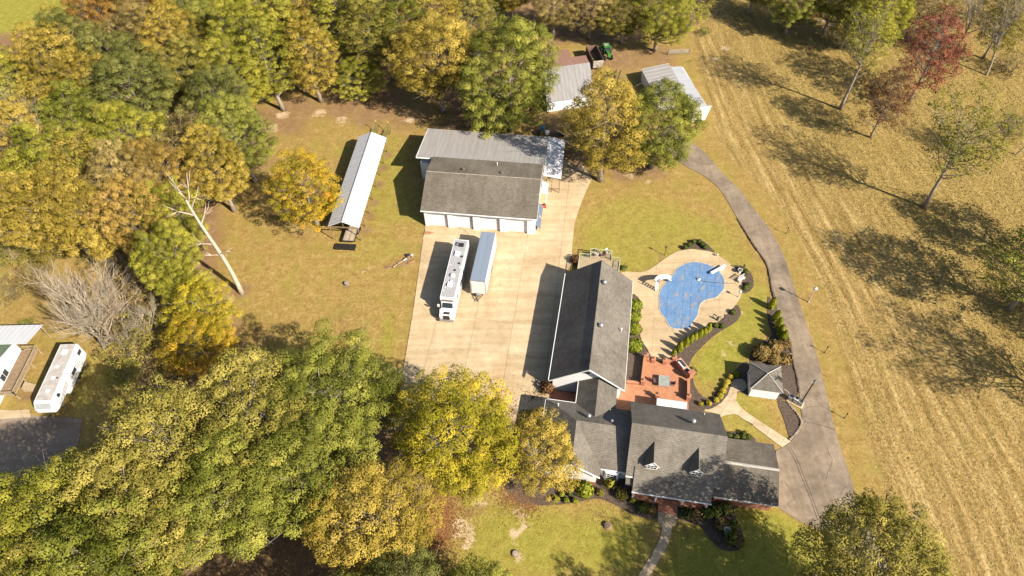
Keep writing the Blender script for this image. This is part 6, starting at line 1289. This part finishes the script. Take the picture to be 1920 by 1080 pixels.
tb.tube([ax_(f) for f in np.linspace(0, 1.0, 10)], [.46, .37, .34, .32, .30, .27, .24, .21, .17, .12], 9).build('trunk', mat('dead_wood', (.52, .44, .34), .9, .12, 3), dt, smooth=True)
for f, d_ in ((.42, (-.9, .1, .15)), (.46, (.8, -.35, .3)), (.55, (-1, .0, -.05)), (.62, (-.6, .5, .5)), (.75, (.3, .8, .6)), (.85, (-.7, -.3, .7)), (.95, (.3, .4, 1)), (.98, (-.4, .3, 1)), (1.0, (.0, -.3, 1)), (.9, (.6, .1, .8))):
    o_ = ax_(f); L_ = 3.2 if f < .8 else 4.2; d_ = np.array(d_); b_ = MB(); e_ = o_ + d_ * L_ * .55 + g.normal(size=3) * .15; e2_ = e_ + (d_ + [0, 0, .35]) * L_ * .45
    b_.tube([o_, (o_ + e_) / 2 + g.normal(size=3) * .1, e_, e2_], [.11, .09, .065, .02], 6)
    for _ in range(3): q_ = e_ + (d_ + g.normal(size=3) * .6) * L_ * .4; b_.tube([e_, (e_ + q_) / 2 + g.normal(size=3) * .08, q_], [.06, .045, .012], 4)
    b_.build('branch', MATS['dead_wood'], dt, smooth=True)

# ------------------------------------------------------------------ clipped shrubs
def shrub_variant(seed, n, ls, prof='ball', amp=.12):
    """dense shell of leaves over a woody core, radius 1, height 1"""
    g = np.random.default_rng(seed); d = unit(n, g); ph = [g.normal(size=3) * 3, g.normal(size=3) * 6, g.normal(size=3) * 9, g.uniform(0, 6, 3)]
    rr = lumpy(d, g, ph, amp) * g.uniform(.78, 1.0, n)
    if prof == 'ball': p = d * rr[:, None] * np.array([1, 1, .5]) + [0, 0, .5]; nr = d * np.array([1, 1, 1.6])
    else:
        z = g.uniform(0, 1, n) ** .85; a = g.uniform(0, 2 * PI, n); R = np.where(z < .22, .72 + 1.2 * z, np.sqrt(np.clip(1 - ((z - .22) / .8) ** 1.6, 0, 1))) * g.uniform(.75, 1.02, n) * (1 + .1 * np.sin(a * 3 + z * 7))
        p = np.stack([R * np.cos(a), R * np.sin(a), z], 1); nr = np.stack([np.cos(a), np.sin(a), .35 + z * .5], 1); d = nr
    nr = nr + unit(n, g) * .55; nr /= np.linalg.norm(nr, axis=1)[:, None]
    return leaf_mesh('leaves', p, nr, ls * g.uniform(.6, 1.3, n), np.stack([g.random(n), np.clip(.5 + .5 * (np.sin(d @ ph[1]) * .6), 0, 1), g.random(n)], 1), g)
SV = {('ball', i): shrub_variant(200 + i, 900, .13) for i in range(3)}; SV.update({('loose', i): shrub_variant(220 + i, 420, .16, 'ball', .42) for i in range(3)}); SV.update({('cone', i): shrub_variant(240 + i, 900, .13, 'cone') for i in range(2)})
STEM = MB().tube([(0, 0, 0), (.02, 0, .35), (0, .02, .6)], [.10, .07, .04], 6).tube([(0, 0, .2), (.3, .1, .6)], [.05, .02], 5).tube([(0, 0, .2), (-.25, .15, .62)], [.05, .02], 5).tube([(0, 0, .25), (.05, -.3, .6)], [.05, .02], 5).mesh('stem', M_BARKD)
for q in SV.values(): q.materials.append(PAL['shrub'])
sc_ = 0
def shrub(kind, px, py, R, H, pal, label, group, name='shrub', cat='shrub'):
    global sc_; sc_ += 1; nv = sum(1 for q in SV if q[0] == kind); t = thing(name, label, cat, (*P2(px, py, H * .45), .012), vrand.uniform(0, 6.28), group); t.scale = (R, R, H)
    o = link('foliage', SV[kind, sc_ % nv], t); o.material_slots[0].link = 'OBJECT'; o.material_slots[0].material = PAL[pal]; link('stem', STEM, t)
ORD = ['first', 'second', 'third', 'fourth', 'fifth', 'sixth', 'seventh', 'eighth', 'ninth']
for i, (x, y) in enumerate(((1192, 572), (1190, 594), (1191, 617), (1191, 648))): shrub('ball', x, y, (1.15, 1.05, 1.1, 1.3)[i], 1.7, 'shrub', ORD[i] + ' bright green shrub along the rear wing, counted from the pool side', 'bright shrubs beside the rear wing')
for i, (x, y, s) in enumerate(((1264, 661, .8), (1275, 650, 1.15), (1287, 641, 1), (1296, 635, 1), (1303.5, 630, .95), (1313, 625, 1), (1321, 621, .95), (1329, 614, 1))): shrub('cone', x, y, .52 * s, 2.0 * s, 'arbor', ORD[i] + ' conical arborvitae from the patio in the pool-side row', 'arborvitae row by the pool', 'arborvitae')
for i, (x, y) in enumerate(((1449, 569), (1457, 593), (1461, 607), (1465.5, 620), (1470, 631))): shrub('cone', x, y, .62, 2.5, 'arbor', ORD[i] + ' conical arborvitae from the top in the row beside the drive', 'arborvitae row by the drive', 'arborvitae')
for x, y, R, H, lab in ((1428, 662, 1.45, 2.2, 'round rust-brown bush nearest the pool house lawn'), (1451, 652, 1.3, 2.2, 'rust-brown bush right of the roundest one'), (1471, 645, 1.0, 1.5, 'rust-brown bush touching the lowest drive arborvitae'), (1452, 674, 1.05, 1.6, 'rust-brown bush directly above the pool house roof'), (1471, 673, 1.0, 1.2, 'loose rusty bush by the drive edging')): shrub('loose' if H < 1.6 else 'ball', x, y, R, H, 'rust', lab, 'rusty bushes above the pool house')
for i, (x, y) in enumerate(((1314, 757), (1329, 756), (1343, 750), (1350.5, 742), (1355.5, 733), (1359.5, 724), (1363.5, 716), (1370, 707))): shrub('loose' if i < 2 else 'ball', x, y, (.36, .4, .45, .52, .52, .42, .52, .46)[i], .75, 'ybush', ORD[i] + ' yellow bush from the house end of the walkway row', 'yellow bushes along the walkway')
shrub('ball', 1381, 702, .55, .8, 'shrub', 'green bush in the pool house\'s shadow', 'single shrubs'); shrub('loose', 1298, 697, .75, 1.0, 'box', 'dark green bush behind the grill counter', 'single shrubs')
for i, (x, y) in enumerate(((1284.5, 464), (1293, 459), (1301, 453), (1311, 453), (1317, 458), (1323, 463))): shrub('ball', x, y, .46, .75, 'box', ORD[i] + ' small round bush from the left above the pool', 'round bushes above the pool')
for x, y, lab in ((1390, 505, 'round bush topmost in the pool\'s right bed'), (1399, 510, 'round bush behind the urn in the right bed'), (1403, 534, 'round bush lower right in the pool\'s right bed'), (1398, 540, 'round bush lowest in the pool\'s right bed'), (1374, 585, 'round bush on the lower right deck rim'), (1342, 610, 'round bush beside the last pool arborvitae'), (1354, 611, 'round bush right of the one by the arborvitae')): shrub('ball', x, y, .5, .75, 'box', lab, 'round bushes right of the pool')
for i, (x, y) in enumerate(((1367.5, 816), (1380.7, 819), (1393, 820), (1403.5, 819), (1395, 813))): shrub('ball', x, y, .45, .75, 'box', (ORD[i] + ' boxwood from the left behind the right wing') if i < 4 else 'boxwood standing behind the other four at the right wing', 'boxwoods behind the right wing')
shrub('ball', 1097, 919, 1.15, 2.0, 'shrub', 'big round green shrub below the left gable', 'front bed shrubs')
for x, y, R, pal, lab in ((1053, 926, .42, 'shrub', 'small ball shrub, upper left of the front group'), (1044.7, 936, .42, 'shrub', 'small ball shrub farthest left in the front bed'), (1061.6, 938, .42, 'shrub', 'small ball shrub second along the front bed edge'), (1078, 939, .42, 'shrub', 'small ball shrub below the big round one'), (1069, 926, .4, 'box', 'small shaded ball shrub left of the big round one'), (1186, 938, .45, 'shrub', 'small ball shrub at the porch\'s left corner')): shrub('ball', x, y, R, .7, pal, lab, 'front bed shrubs')
for x, y, R, H, pal, lab in ((1145, 906, .75, 1.6, 'ygreen', 'yellow-green loose shrub under the bay window'), (1126, 924, .55, .9, 'olive', 'sparse olive shrub right of the big round one'), (1166, 926, .75, 1.3, 'olive', 'pale sparse shrub left of the porch'), (1026, 727, 1.0, 1.7, 'redd', 'red and green shrub by the rear wing\'s front corner'), (1078, 487, .85, 1.2, 'redd', 'reddish shrub left of the wooden deck'), (1170, 502, .55, .5, 'box', 'low dark shrub right of the wooden deck'), (1205, 952, .8, 1.1, 'box', 'dark shrub left of the porch steps'), (1222, 957, .6, .9, 'rust', 'rusty shrub touching the porch steps\' left side'), (1286, 962, .7, 1.0, 'box', 'dark shrub right of the porch steps'), (1303, 964, .75, 1.1, 'rust', 'rusty shrub before the porch\'s right half'), (1325, 962, .8, 1.2, 'box', 'dark shrub before the porch\'s right column'),
                             (1345, 960, .95, 1.5, 'box', 'dark shrub at the top of the shaded island bed'), (1362, 953, .9, 1.5, 'dark', 'dark green shrub against the right wing\'s corner'), (1352, 983, .9, 1.3, 'rust', 'rusty shrub left of the birdbath'), (1374, 984, .7, 1.0, 'box', 'dark shrub right of the birdbath'), (1370, 1007, 1.0, 1.4, 'box', 'large dark shrub below the birdbath'), (1384, 1016, .8, 1.0, 'rust', 'rusty shrub at the island bed\'s lower tip')): shrub('loose', x, y, R, H, pal, lab, 'loose shrubs round the house')
t = thing('birdbath', 'pale round birdbath in the dark front island bed', 'birdbath', P(1361, 999)); MB().lathe((0, 0, 0), [(.24, 0), (.22, .08), (.1, .15), (.09, .75), (.14, .82), (.42, .95), (.45, 1.05), (.40, 1.05), (.3, .98), (.02, .95)], 16).build('basin', M_WR, t)
